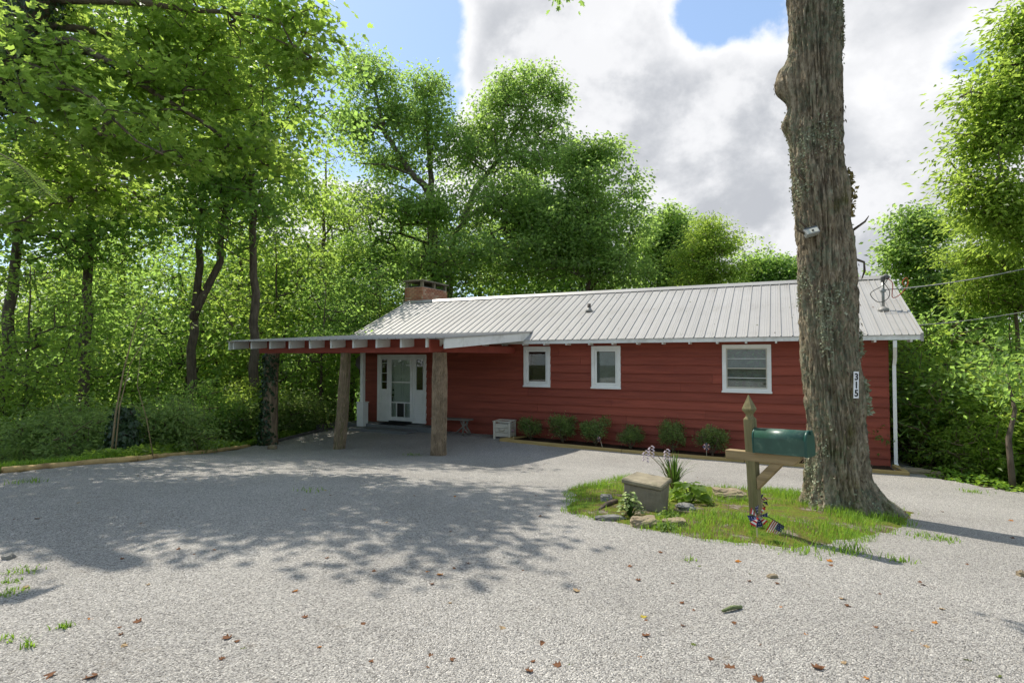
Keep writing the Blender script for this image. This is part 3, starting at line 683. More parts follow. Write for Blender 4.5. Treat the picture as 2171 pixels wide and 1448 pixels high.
beam_between('kerb_timber', lg(-.36, -1.55, .0), lg(-.42, -.35, .0), .19, .16, ktm, 'raised dark kerb timber ending at the porch column', 'timber')
# edging of the planting bed
for i, (a, b, lab) in enumerate((((BEDX0, BEDY), (8.55, BEDY), 'squared pine edging timber beside the cream planter box'), ((8.56, BEDY), (11.2, BEDY), 'middle squared pine edging timber in front of the shrub bed'),
                                 ((11.21, BEDY), (14.1, BEDY), 'squared pine edging timber ending behind the big tree'))):
    beam_between('edging_timber', lg(*a, -.01), lg(*b, -.01), .085, .09, YELW, lab, 'timber', 'timbers edging the shrub bed')
beam_between('edging_timber', lg(BEDX0+.0, BEDY+.055, -.012), lg(BEDX0+.35, -.10, -.012), .08, .085, YELW, 'short pine edging timber closing the bed beside the planter box', 'timber', 'timbers edging the shrub bed')
beam_between('edging_timber', lg(14.05, BEDY+.055, -.0), lg(14.0, -.12, -.0), .085, .09, YELW, 'short pine edging timber closing the bed at the downspout', 'timber', 'timbers edging the shrub bed')
# log edging of the drive on the wood side
for i, lab in enumerate(('peeled log edging the drive below the leaning ivy tree', 'knotty peeled log edging the drive by the grass strip', 'long peeled log edging the drive up to the ivy post')):
    a, b = LOGS[i], LOGS[i+1]; d = (b-a)/np.linalg.norm(b-a); a = a+d*.02; b = b-d*.02
    if i == 2:
        m_ = (a+b)/2
        beam_between('edging_log', (*a, bz(*a)-.02), (*m_, bz(*m_)-.02), .10, .10, PEEL, lab.replace('long ', '').replace('up to the ivy post', 'beside the leafy ground cover'), 'log', 'logs edging the drive', True)
        m_ = m_+d*.02
        beam_between('edging_log', (*m_, bz(*m_)-.02), (*b, bz(*b)-.03), .09, .10, PEEL, 'peeled log edging the drive up to the ivy post', 'log', 'logs edging the drive', True)
    else: beam_between('edging_log', (*a, bz(*a)-.02), (*b, bz(*b)-.02), .10, .10, PEEL, lab, 'log', 'logs edging the drive', True)
# planter box
PLX = wall_at(1070, 920, -.42)[0]
pl = tag(empty('planter_box', (*to_world(PLX, -.42), bz(*to_world(PLX, -.42))), -HANG+.1), 'cream wooden planter box with a rope handle on the gravel', 'planter')
for (x0, x1, y0, y1) in ((-.24, -.18, -.24, -.18), (.18, .24, -.24, -.18), (-.24, -.18, .18, .24), (.18, .24, .18, .24)): bx(x0, x1, y0, y1, 0, .46).obj('leg', PLANT, pl, bevel=.005)
for k in range(3):
    z = .07+k*.115
    for a in range(4): MB().box(-.179, .179, -.225, -.200, z, z+.108, M=Matrix.Rotation(a*math.pi/2, 3, 'Z')).obj('slat', PLANT, pl, bevel=.004)
ring(-.25, .25, -.25, .25, .07, 0, .03).obj('top_rim', PLANT, pl, loc=(0, 0, .461), rot=(math.pi/2, 0, 0)) if 0 else MB().box(-.25, .25, -.25, -.17, .461, .485).box(-.25, .25, .17, .25, .461, .485).box(-.25, -.17, -.169, .169, .461, .485).box(.17, .25, -.169, .169, .461, .485).obj('top_rim', PLANT, pl)
MB().tube([(-.08, -.228, .27), (-.06, -.26, .24), (.06, -.26, .24), (.08, -.228, .27)], .012, 6).obj('handle', mat('rope', (.4, .36, .28), .9, .1), pl, True)
bx(-.17, .17, -.17, .17, .30, .33).obj('soil', MULCH, pl)
# rustic twig bench
rb = tag(empty('rustic_bench', (*to_world(3.55, -.42), bz(*to_world(3.55, -.42))), -HANG), 'small rustic bench of plank seat and crooked branch legs against the wall', 'bench')
bx(-.62, .62, -.15, .15, .40, .445).obj('seat', OLDW, rb, bevel=.01)
rn = random.Random(3)
for sx in (-.45, .45):
    for sy in (-.1, .1):
        MB().tube([(sx, sy, .40), (sx+rn.uniform(-.05, .05), sy*1.3, .22), (sx+rn.uniform(-.02, .1), sy*1.5, 0)], [.032, .03, .028], 7).obj('leg', OLDW, rb, True)
    MB().tube([(sx-.2, -.13, .08), (sx, -.15, .24), (sx+.14, -.1, .36)], .022, 6).obj('brace', OLDW, rb, True)
    MB().tube([(sx+.18, -.14, .06), (sx+.05, -.16, .2), (sx-.1, -.1, .38)], .02, 6).obj('brace', OLDW, rb, True)
# satellite dish seen behind the carport
dh = tag(empty('satellite_dish', (*to_world(-.8, 1.0), tz(*to_world(-.8, 1.0)))), 'small grey satellite dish on a pole behind the carport', 'dish')
MB().tube([(0, 0, -.1), (0, 0, 2.2+(-.7-tz(*to_world(-.8, 1.0))))], .025, 8).obj('pole', GALV, dh, True)
mb = MB(); zc = 2.1+(-.7-tz(*to_world(-.8, 1.0))); V = [(0, 0, 0)]; F = []
for j in range(1, 6):
    for k in range(24):
        a = k*math.pi/12; r = .28*j/5; V.append((r*math.cos(a), -.12*(j/5)**2, r*math.sin(a)))
for k in range(24): F.append((0, 1+k, 1+(k+1) % 24))
for j in range(4):
    for k in range(24): F.append((1+j*24+k, 1+j*24+(k+1) % 24, 25+j*24+(k+1) % 24, 25+j*24+k))
mb.add([(x, y-.05, z+zc) for x, y, z in V], F).obj('reflector', mat('dish_grey', (.2, .2, .2), .5, .3), dh, True)
MB().tube([(0, -.05, zc-.25), (0, -.35, zc-.1)], .012, 6).obj('arm', GALV, dh, True)

# ------------------------------------------------------------------ foliage generator
def gen_tree(seed, trunk, limbs, lobes, ncl, per, spread, leaf, tmpl=DIAMOND, width=.6, flat=.5, droop=.25, tilt=.55, hole=-.15, tipr=.006, spokes=2, shell=.45, hs=.55, step=.7):
    """trunk/limbs: (points, r0, r1); lobes: (centre, radii, weight) -> wood V,F and leaf V,F"""
    rn = np.random.default_rng(seed); rnd = random.Random(seed)
    mb = MB(); nodes = []; par = []; fixed = []
    def poly(P, r0, r1, n):
        Q = []; P = [np.array(p, float) for p in P]
        for a, b in zip(P, P[1:]):
            k = max(2, int(np.linalg.norm(b-a)/.5))
            for i in range(k): Q.append(a+(b-a)*i/k+rn.normal(0, 1, 3)*min(r0, .12)*.22)
        Q.append(P[-1]); R = [r0+(r1-r0)*(i/(len(Q)-1)) for i in range(len(Q))]
        mb.tube(Q, R, n); prev = -1
        for q, r in zip(Q, R): nodes.append(q); par.append(prev); fixed.append(r); prev = len(nodes)-1
    for P, r0, r1 in [trunk]+limbs: poly(P, r0, r1, 10 if r0 > .12 else 7)
    wts = np.array([l[2] for l in lobes], float); wts /= wts.sum(); cl = []
    while len(cl) < ncl:
        k = rn.choice(len(lobes), p=wts); c, r, _ = lobes[k]
        v = rn.normal(0, 1, 3); v /= np.linalg.norm(v); rad = rn.uniform(0, 1)**shell
        p = np.array(c)+np.array(r)*v*rad
        cl.append(p)
    cl = np.array(cl); keep = fbm(cl*hs, 2, seed) > hole; cl = cl[keep]
    N = np.array(nodes); base = len(N)
    d0 = np.min(np.linalg.norm(cl[:, None]-N[None], axis=2), axis=1); cl = cl[np.argsort(d0)]
    buf = np.zeros((len(N)+len(cl)*14+10, 3)); buf[:len(N)] = N; cnt = len(N); first = max(1, int(base*.12))
    tips = []; rad = fixed+[0]*(len(buf)-len(fixed)); par = par+[0]*(len(buf)-len(par))
    for T in cl:
        D = T-buf[first:cnt]; dist = np.linalg.norm(D, axis=1)+1e-6; cost = dist*(1+.9*np.maximum(0, -D[:, 2]/dist))
        i = int(np.argmin(cost))+first; A = buf[i]; L = np.linalg.norm(T-A); k = int(min(10, max(1, round(L/step)))); prev = i
        bend = np.array([0, 0, -.12*L])+rn.normal(0, .06*L, 3)
        for s in range(1, k+1):
            t = s/k; q = A+(T-A)*t+bend*4*t*(1-t)*.5; buf[cnt] = q; par[cnt] = prev; prev = cnt; cnt += 1
        tips.append(prev)
    area = np.zeros(cnt); area[tips] = 1
    for i in range(cnt-1, base-1, -1):
        p = par[i]
        if p >= base: area[p] += area[i]
    r = tipr*np.maximum(area, .6)**.5
    V = mb.v; Fq = mb.f
    for i in range(base, cnt):
        p = par[i]; r1 = r[i]; r0 = r[p] if p >= base else min(rad[p]*.75, r[i]*1.2)
        n = 3 if r0 < .02 else 5; a, b = Vector(buf[p]), Vector(buf[i]); dd = b-a
        if dd.length < 1e-4: continue
        dd.normalize(); u = dd.orthogonal().normalized(); w = dd.cross(u); o = len(V)
        for c, rr_ in ((a, r0), (b, r1)):
            for k in range(n): an = 2*math.pi*k/n; V.append(tuple(c+(u*math.cos(an)+w*math.sin(an))*rr_))
        for k in range(n): Fq.append((o+k, o+(k+1) % n, o+n+(k+1) % n, o+n+k))
    # leaves
    nl = len(cl)*per; ci = np.repeat(np.arange(len(cl)), per); sc = rn.uniform(.7, 1.25, len(cl))[ci][:, None]
    off = rn.normal(0, 1, (nl, 3))*np.array([1, 1, flat])*spread*sc*.6
    pos = cl[ci]+off
    d = off*np.array([1, 1, .5])/spread+rn.normal(0, .45, (nl, 3)); d[:, 2] -= droop
    nrm = rn.normal(0, tilt*.55, (nl, 3))+rn.normal(0, tilt*.9, (len(cl), 3))[ci]; nrm[:, 2] += 1
    LV_, LF_ = leaf_quads(pos, d, nrm, leaf*rn.uniform(.65, 1.3, nl), width, tmpl)
    wood = MB(); wood.v = V; wood.f = Fq; wood.m = [0]*len(Fq)
    return wood, LV_, LF_
def make_tree(name, spec, bark, leafm, smooth=True):
    wood, LV_, LF_ = gen_tree(**spec)
    return wood.mesh(name+'_trunk', bark, smooth), mesh_np(name+'_crown', LV_, LF_, False, [leafm])
def place(name, meshes, loc, label, cat='tree', group=None, rz=0.0, sc=1.0, scz=None, parts=('trunk', 'crown')):
    t = tag(empty(name, loc, rz), label, cat, group); t.scale = (sc, sc, scz or sc)
    for pn, me in zip(parts, meshes): link(pn, me, t)
    return t
def on_ground(x, y, dz=-.1): return (x, y, tz(x, y)+dz)

# --- forest kinds (built at the origin)
def forest_spec(seed, h, r, crown0, cr, ncl, per, leaf, lean=.0, fork=False):
    rn = random.Random(seed); lob = []; n = 9
    for k in range(n):
        z = crown0+(h-crown0)*(k+.5)/n; w = math.sin(math.pi*min(1, .18+.82*(k+.6)/n))**.7; a = rn.uniform(0, 6.3)
        lob.append(((math.cos(a)*cr*.35*w, math.sin(a)*cr*.35*w, z), (cr*w*rn.uniform(.7, 1.05), cr*w*rn.uniform(.7, 1.05), (h-crown0)/n*1.15), w*w+.15))
    tr = ([(0, 0, -.4), (rn.uniform(-.1, .1), .05, h*.2), (lean*.5+rn.uniform(-.2, .2), rn.uniform(-.2, .2), h*.45), (lean, rn.uniform(-.2, .2), h*.93)], r, r*.16)
    limbs = []
    if fork: limbs.append(([(0, 0, h*.30), (.7, .1, h*.42), (1.3, .2, h*.8)], r*.75, r*.15))
    return dict(seed=seed, trunk=tr, limbs=limbs, lobes=lob, ncl=ncl, per=per, spread=.6, leaf=leaf, flat=.42, droop=.35, hole=-.22, hs=.7)
KINDS = {}
def kind(key, spec, bark, leafm, name): KINDS[key] = make_tree(name, spec, bark, leafm)
kind('m1', forest_spec(11, 16, .24, 4.5, 4.0, 640, 24, .20, .4, True), BARK, LF, 'forest_a')
kind('fk', forest_spec(15, 15, .17, 7.5, 3.6, 520, 24, .19, .2, True), BARKD, LM, 'forest_f')
kind('tl', forest_spec(16, 16, .19, 7.0, 3.6, 520, 24, .20, -.3), BARKD, LF, 'forest_g')
kind('m2', forest_spec(12, 17, .22, 5.0, 3.8, 620, 24, .20, -.5), BARKD, LF, 'forest_b')
kind('m3', forest_spec(13, 15, .20, 4.4, 4.2, 620, 24, .19, .3), BARK, LM, 'forest_c')
kind('m4', forest_spec(14, 13.5, .2, 2.6, 4.0, 660, 24, .21, .2), BARKD, LF, 'forest_d')
kind('u1', forest_spec(21, 7.5, .08, 2.2, 2.6, 330, 24, .15, .3), BARKD, LM, 'under_a')
kind('u2', forest_spec(22, 6.5, .07, .9, 2.4, 330, 24, .15, -.4), BARKD, LF, 'under_b')
def shrub_spec(seed, h, rx, ncl, per, leaf, flat=.6):
    rn = random.Random(seed); lob = [((rn.uniform(-.3, .3)*rx, rn.uniform(-.3, .3)*rx, h*rn.uniform(.4, .62)), (rx*rn.uniform(.6, .9), rx*rn.uniform(.6, .9), h*.42), 1) for _ in range(6)]
    lob.append(((0, 0, h*.35), (rx, rx, h*.33), 1.5))
    tr = ([(0, 0, -.2), (.03, .02, h*.25), (.08, -.05, h*.7)], .035, .012)
    limbs = [([(0, 0, .05), (math.cos(a)*rx*.3, math.sin(a)*rx*.3, h*.3), (math.cos(a)*rx*.6, math.sin(a)*rx*.6, h*.6)], .025, .01) for a in (.4, 2.3, 4.4)]
    return dict(seed=seed, trunk=tr, limbs=limbs, lobes=lob, ncl=ncl, per=per, spread=.28, leaf=leaf, flat=flat, droop=.2, tilt=.6, hole=-.3, hs=1.2, width=.42, step=.4)
kind('s1', shrub_spec(31, 1.8, 1.25, 330, 24, .12), TWIG, LR, 'shrub_a')
kind('s2', shrub_spec(32, 1.5, 1.0, 280, 24, .115), TWIG, LR, 'shrub_b')
kind('s3', shrub_spec(33, 2.8, 1.7, 480, 20, .12, .5), TWIG, LF, 'shrub_c')
kind('s4', shrub_spec(34, 2.3, 1.5, 440, 20, .12, .5), TWIG, LL, 'shrub_d')

# ------------------------------------------------------------------ hero trees
def P29(px, py, Y=29.0, dy=0.0): return tuple(at(px, py, Y+dy))
oz = tz(-3.7, 29)
def lobe(px, py, rx, ry, Y, dy=0, dep=None, w=None):
    s = Y/FPX; return (P29(px, py, Y, dy), (rx*s, (dep or rx*s*.9), ry*s), w or rx*ry/8000)
oak = dict(seed=41, trunk=([(-3.75, 29, oz-.4), P29(938, 660), P29(918, 560), P29(915, 470), P29(915, 420)], .42, .24),
    limbs=[([P29(915, 420), P29(897, 392, dy=-.4), P29(866, 360, dy=-.8), P29(815, 280, dy=-1), P29(800, 205, dy=-1), P29(778, 140, dy=-1)], .2, .035),
           ([P29(915, 425), P29(912, 340, dy=.5), P29(905, 260, dy=.5), P29(893, 185, dy=.5)], .18, .03),
           ([(-3.2, 29.8, oz-.4), P29(952, 640, dy=.8), P29(952, 545, dy=.6), P29(965, 490, dy=.3), P29(1012, 446, dy=-.3), P29(1072, 428, dy=-1)], .32, .09),
           ([P29(980, 470, dy=.2), P29(1010, 400, dy=.6), P29(1058, 335, dy=.8), P29(1092, 272, dy=.8), P29(1130, 215, dy=.8), P29(1145, 165, dy=.8)], .19, .03),
           ([P29(1066, 325, dy=.8), P29(1120, 305, dy=.5), P29(1165, 270, dy=.5)], .09, .03),
           ([P29(880, 372, dy=-.7), P29(820, 350, dy=-1.2), P29(756, 346, dy=-1.6)], .09, .03),
           ([P29(916, 520, dy=-.2), P29(850, 495, dy=-1), P29(785, 488, dy=-1.4)], .09, .03),
           ([P29(915, 440), P29(860, 400, dy=1.2), P29(800, 380, dy=1.6)], .1, .03)],
    lobes=[lobe(795, 170, 62, 55, 29, -1), lobe(770, 130, 35, 28, 29, -1), lobe(755, 260, 55, 70, 29, -1), lobe(838, 245, 45, 60, 29, -1), lobe(905, 185, 52, 45, 29, .5), lobe(900, 265, 75, 60, 29, .5),
           lobe(840, 340, 100, 45, 29), lobe(1075, 195, 68, 48, 29, .8), lobe(1140, 175, 58, 45, 29, .8), lobe(1185, 205, 24, 34, 29, .8), lobe(1040, 270, 78, 65, 29, .5), lobe(1140, 260, 62, 55, 29, .5), lobe(985, 320, 80, 60, 29), lobe(1195, 320, 45, 45, 29, .5), lobe(1120, 350, 90, 50, 29),
           lobe(830, 440, 100, 50, 29, -1.5), lobe(920, 440, 70, 45, 29, -2.5), lobe(1060, 430, 105, 60, 29, -1.5), lobe(790, 540, 80, 60, 29, -1), lobe(1000, 545, 130, 55, 29, -2), lobe(1150, 480, 90, 80, 29, 0), lobe(880, 560, 110, 50, 29, 1)],
    ncl=2700, per=28, spread=.48, leaf=.185, flat=.7, droop=.35, tilt=.6, hole=-.36, hs=1.1, tipr=.008, shell=.5)
place('oak_tree', make_tree('oak', oak, BARK, LO), (0, 0, 0), 'tall open oak with spreading crooked limbs rising behind the chimney')
def crown_tree(name, px, Y, lobes, seed, leafm, bark, label, ncl, per, leaf, r=.2, spread=.5, hole=-.2, flat=.5, tmpl=DIAMOND, width=.6, group=None, extra=None, xoff=0, cat='tree'):
    X = (px-PCX)/FPX*Y; g = tz(X, Y); top = max(l[0][2] for l in lobes)
    sp = dict(seed=seed, trunk=([(X, Y, g-.4), (X+.1, Y, g+(top-g)*.4), (X+.1+xoff, Y+.1, top)], r, r*.15), limbs=extra or [], lobes=lobes, ncl=ncl, per=per, spread=spread, leaf=leaf, flat=flat, droop=.35, hole=hole, tmpl=tmpl, width=width)
    return place(name, make_tree(name, sp, bark, leafm), (0, 0, 0), label, cat, group)
crown_tree('maple_tree', 1245, 27, [lobe(1235, 330, 60, 45, 27), lobe(1290, 330, 45, 45, 27), lobe(1270, 400, 95, 55, 27), lobe(1330, 400, 45, 50, 27), lobe(1240, 480, 120, 60, 27), lobe(1320, 490, 70, 70, 27), lobe(1180, 540, 110, 60, 27), lobe(1290, 570, 110, 55, 27), lobe(1215, 370, 50, 50, 27), lobe(1160, 470, 70, 70, 27)],
           51, LO, BARKD, 'full rounded maple behind the middle of the metal roof', 1250, 26, .19, .22, hole=-.28)
crown_tree('poplar_tree', 1430, 33, [lobe(1425, 480, 50, 45, 33), lobe(1400, 530, 60, 60, 33), lobe(1450, 540, 60, 60, 33), lobe(1420, 590, 80, 50, 33)], 52, LO, BARKD, 'grey-green tree between the rounded maple and the bright locust', 700, 30, .2, .18, hole=-.5)
crown_tree('locust_tree', 1500, 25, [lobe(1495, 490, 50, 34, 25), lobe(1530, 520, 48, 34, 25), lobe(1475, 540, 60, 38, 25), lobe(1545, 570, 45, 32, 25), lobe(1500, 590, 80, 38, 25)], 53, LL, TWIG, 'bright feathery locust tree beyond the roof ridge', 480, 38, .135, .09, .42, -.25, .35, width=.42)
crown_tree('maple_tree', 1640, 27, [lobe(1615, 572, 55, 32, 27), lobe(1665, 578, 55, 34, 27), lobe(1640, 625, 80, 40, 27), lobe(1720, 620, 70, 38, 27)], 54, LF, BARKD, 'low dark maple beyond the roof beside the big bare trunk', 560, 30, .18, .12, hole=-.5)
crown_tree('elm_tree', 1935, 18, [lobe(1925, 470, 48, 36, 18), lobe(1975, 490, 45, 40, 18), lobe(1935, 540, 65, 50, 18), lobe(1900, 560, 32, 40, 18), lobe(1960, 620, 90, 70, 18), lobe(1990, 700, 100, 70, 18), lobe(2060, 620, 80, 90, 18), lobe(1935, 720, 60, 50, 18)], 55, LO, BARKD, 'dark leafy tree rising behind the gable end of the cottage', 950, 28, .14, .14, .42, -.4)
HK = 11.0
crown_tree('hickory_tree', 2330, HK, [lobe(2090, 205, 60, 26, HK), lobe(2150, 160, 50, 40, HK), lobe(2040, 290, 55, 30, HK), lobe(2110, 290, 65, 40, HK), lobe(2060, 380, 60, 34, HK), lobe(2130, 400, 80, 40, HK), lobe(2210, 330, 90, 120, HK), lobe(2230, 200, 80, 80, HK), lobe(2170, 60, 34, 60, HK), lobe(2260, 60, 80, 90, HK), lobe(2200, 480, 90, 60, HK), lobe(2080, 330, 70, 60, HK), lobe(2130, 240, 60, 50, HK), lobe(2100, 440, 60, 40, HK)],
           56, LL, BARK, 'tall hickory with bright hanging leaves reaching in beside the service cable', 1500, 26, .13, .2, .42, -.40, .8, width=.42,
           extra=[([at(2330, 600, HK), at(2200, 420, HK), at(2060, 370, HK)], .07, .02), ([at(2335, 480, HK), at(2180, 300, HK), at(2030, 285, HK)], .07, .015), ([at(2340, 400, HK), at(2200, 220, HK), at(2060, 205, HK)], .06, .012)])
crown_tree('locust_tree', 2150, 13, [lobe(2090, 480, 70, 30, 13), lobe(2150, 460, 70, 36, 13), lobe(2060, 540, 60, 30, 13), lobe(2130, 550, 80, 40, 13), lobe(2180, 610, 80, 60, 13), lobe(2090, 620, 70, 50, 13)], 57, LL, TWIG, 'young locust with layered yellow-green sprays below the hickory', 560, 40, .085, .08, .36, -.25, .3, width=.4)

# leaning ivy-clad maple that overhangs the drive at the left
MK = 8.6
mt = [(-9.2, 9.0, tz(-9.2, 9.0)-.3), tuple(at(-160, 420, 9.0)), tuple(at(-40, 210, 8.8)), tuple(at(48, 75, MK)), tuple(at(120, -60, MK)), tuple(at(190, -260, MK+.3))]
def mo(px, py, rx, ry, Y, dep=1.3): s = Y/FPX; return (tuple(at(px, py, Y)), (rx*s, dep, ry*s), rx*ry/8000)
maple = dict(seed=61, trunk=(mt, .34, .16),
    limbs=[([at(55, 90, MK), at(150, 84, MK), at(240, 140, MK+.3), at(340, 205, MK+.6), at(430, 260, MK+.9), at(540, 330, MK+1.3)], .085, .02),
           ([at(75, 55, MK), at(180, 62, MK+.4), at(300, 95, MK+1), at(420, 150, MK+1.5), at(560, 190, MK+2)], .07, .018),
           ([at(100, 0, MK), at(240, 0, MK), at(400, 20, MK+.3), at(560, 40, MK+.6), at(650, 70, MK+.8)], .07, .012),
           ([at(30, 120, MK), at(90, 150, MK-.4), at(200, 210, MK-.8), at(290, 300, MK-1)], .05, .015),
           ([at(150, -130, MK), at(280, -160, 10.5), at(420, -170, 12), at(640, -130, 12.4)], .09, .02), ([at(60, 40, MK), at(-60, -60, 10.2), at(-160, -90, 11)], .09, .02),
           ([at(-30, 200, 8.8), at(60, 250, 9.6), at(180, 330, 10.4), at(300, 400, 11)], .06, .015)],
    lobes=[mo(120, 120, 110, 60, MK), mo(280, 90, 120, 60, MK+.8), mo(430, 70, 110, 60, MK+1), mo(560, 80, 90, 55, MK+.8), mo(650, 50, 70, 30, MK+.8, .7), mo(700, 75, 45, 14, MK+.8, .4), mo(640, 130, 50, 30, MK+.8, .7),
           mo(180, 220, 130, 60, MK), mo(340, 200, 130, 60, MK+.8), mo(480, 190, 110, 55, MK+1.4), mo(580, 200, 70, 50, MK+1.5), mo(300, 310, 140, 55, MK), mo(470, 320, 110, 45, MK+1.2), mo(560, 330, 60, 36, MK+1.4), mo(120, 330, 130, 60, MK+1),
           mo(100, 20, 140, 60, MK+1.2), mo(330, -40, 160, 50, MK+.6), mo(560, -40, 120, 40, MK+.6), mo(60, -170, 170, 90, 11.5, 1.6), mo(300, -170, 170, 80, 12, 1.6), mo(520, -140, 150, 60, 12.5, 1.5), mo(-160, -60, 160, 110, 11, 1.6), mo(690, -110, 90, 40, 12.0, 1.2), mo(-250, 150, 120, 90, 10, 1.5), mo(60, 430, 130, 60, 10.5), mo(240, 420, 120, 45, 10.5)],
    ncl=1250, per=24, spread=.40, leaf=.12, tmpl=STAR, width=1.0, flat=.34, droop=.3, tilt=.42, hole=-.20, hs=.9, tipr=.0055, shell=.55)
mtree = place('maple_tree', make_tree('overhang_maple', maple, BARK, LM), (0, 0, 0), 'leaning maple with ivy-clad trunk whose long limbs overhang the gravel')
# ivy sleeve on that trunk
rn = np.random.default_rng(5); nI = 2200; ts = rn.uniform(1.2, 4.4, nI); ii = np.minimum(ts.astype(int), 4); Pm = np.array(mt); c = Pm[ii]+(Pm[ii+1]-Pm[ii])*(ts-ii)[:, None]
dv = Pm[ii+1]-Pm[ii]; dv /= np.linalg.norm(dv, axis=1)[:, None]; u = np.cross(dv, [0, 1, 0]); u /= np.linalg.norm(u, axis=1)[:, None]; w = np.cross(dv, u); an = rn.uniform(0, 6.283, nI)
nr_ = u*np.cos(an)[:, None]+w*np.sin(an)[:, None]; pos = c+nr_*(rn.uniform(.25, .36, nI))[:, None]
LVv, LFf = leaf_quads(pos, np.stack([rn.normal(0, .5, nI), rn.normal(0, .5, nI), -np.ones(nI)], -1), nr_+rn.normal(0, .3, (nI, 3)), .075*rn.uniform(.7, 1.3, nI), .85)
iv = link('ivy', mesh_np('ivy_sleeve', LVv, LFf, False, [LI]), mtree); iv['kind'] = 'stuff'

# ------------------------------------------------------------------ woodland
WG_ = 'woodland trees behind the log edging'
for key, X, Y, sc, rz, lab, nm in (
    ('fk', -9.9, 17, 1.0, .1, 'tree with a forked trunk standing between the carport corner and the wispy sapling', 'forked_tree'),
    ('tl', -7.75, 16.6, .9, 1.3, 'straight dark trunk in the wood just left of the carport roof corner', 'forest_tree'),
    ('tl', -12.6, 16.3, 1.0, 2.2, 'thick dark trunk in the wood behind the grass strip', 'forest_tree'),
    ('tl', -13.4, 14.6, .95, 4.4, 'tall trunk at the wood edge beside the leaning maple', 'forest_tree')):
    place(nm, KINDS[key], on_ground(X, Y), lab, 'tree', WG_, rz, sc)
deep = [('m3', -12.6, 25, 1.0), ('m3', -8.3, 24, .9), ('m3', -17.5, 25, 1.05), ('m4', -22, 28, .95), ('m4', -15.6, 31, .9), ('m3', -10.8, 32, .95), ('m4', -7.8, 27, .75), ('m4', -27, 34, 1.1), ('m3', -20, 39, 1.1), ('m2', -13, 40, 1.1), ('m1', -7, 37, .9),
        ('m3', -28, 40, 1.3), ('m4', -21, 44, 1.3)]
for i, (k, X, Y, sc) in enumerate(deep):
    place('forest_tree', KINDS[k], on_ground(X, Y), 'tall leafy tree deep in the shady wood left of the cottage', 'tree', 'deep woodland trees', i*1.37, sc)
back = [('m4', 1.5, 37, 1.35), ('m1', 6.5, 38, 1.2), ('m4', 11.5, 38, 1.15), ('m3', 16, 38, 1.0), ('m4', 21, 36, .95), ('m3', 26, 33, .95), ('m4', 20, 24, .72), ('m4', 17, 17, .66), ('m3', -2.5, 40, 1.4), ('m4', 24, 20, .9), ('m3', 18.5, 11, .8), ('m4', -6, 41, 1.4), ('m4', 4.2, 34, 1.05), ('m4', 9, 33, .9)]
for i, (k, X, Y, sc) in enumerate(back):
    place('forest_tree', KINDS[k], on_ground(X, Y), 'leafy tree half hidden behind the cottage and its tall neighbours', 'tree', 'background trees behind the cottage', i*2.11+.5, sc)
for i, (k, X, Y, sc) in enumerate((('u1', -11.9, 13.4, .8), ('u2', -6.4, 18.6, .85), ('u2', -5.4, 21.5, 1.0), ('u1', -8.9, 20.5, 1.15), ('u2', -14.6, 18.5, 1.1), ('u2', -11.6, 19.5, 1.2), ('u1', -17.5, 20.5, 1.2), ('u1', -5.0, 24.5, 1.0), ('u2', -9.6, 24, 1.2), ('u1', -13.5, 25, 1.2), ('u1', -20, 21, 1.2), ('u2', -3.2, 26, 1.1), ('u1', -11.5, 29, 1.3), ('u2', -16.5, 24, 1.2), ('u2', -7.2, 29, 1.2))):
    place('understory_tree', KINDS[k], on_ground(X, Y), 'slender understory tree with layered leaves under the tall wood', 'tree', 'understory trees of the wood', i*1.9, sc)
for i, (k, X, Y, sc, lab) in enumerate((
    ('s1', -7.0, 11.3, .78, 'broad grey-green evergreen shrub beside the ivy-covered stump'), ('s2', -8.0, 10.4, .8, 'feathery dark shrub behind the wispy sapling'),
    ('s2', -7.3, 15.6, 1.0, 'glossy shrub filling the gap behind the ivy post'), ('s1', -6.6, 16.6, .9, 'evergreen shrub beyond the kerb timbers'), ('s3', -8.2, 15.0, .8, 'leafy green thicket under the carport roof corner'),
    ('s1', -9.3, 11.7, 1.0, 'dark shrub under the layered sapling behind the log edging'), ('s3', -11.2, 13.2, .9, 'shady thicket behind the grass strip'), ('s2', -6.6, 19.2, 1.1, 'shrub beside the satellite dish'), ('s2', -10.0, 10.0, .8, 'small shrub at the back of the grass strip'), ('s4', -7.6, 16.5, .9, 'pale green bush deep behind the ivy post'))):
    place('shrub', KINDS[k], on_ground(X, Y), lab, 'shrub', 'shrubs along the wood edge', i*2.3, sc)
RB = [('s3', 8.9, 12.4, .98, 'bush nearest the downspout'), ('s4', 10.0, 11.6, 1.15, 'pale green bush right of the downspout bush'), ('s3', 11.2, 11.2, 1.25, 'tall bush above the grassy drive edge'), ('s4', 9.6, 14.0, 1.4, 'bushy thicket behind the gable end'), ('s3', 11.6, 13.4, 1.6, 'tall thicket under the young locust'),
      ('s4', 10.6, 9.9, .95, 'bush hanging over the drive edge'), ('s3', 12.3, 9.9, 1.2, 'dark bush under the hickory'), ('s4', 13.3, 12.0, 1.6, 'high thicket under the hickory limbs'), ('s3', 10.2, 16.5, 1.7, 'large thicket below the dark leafy tree'), ('s4', 9.3, 10.95, .72, 'small bush at the end of the edging timber'), ('s4', 12.6, 8.2, .9, 'low bush along the drive bend')]
for i, (k, X, Y, sc, lab) in enumerate(RB):
    place('bush', KINDS[k], on_ground(X, Y), lab, 'bush', 'bushes beyond the drive on the slope', i*1.7+.3, sc)
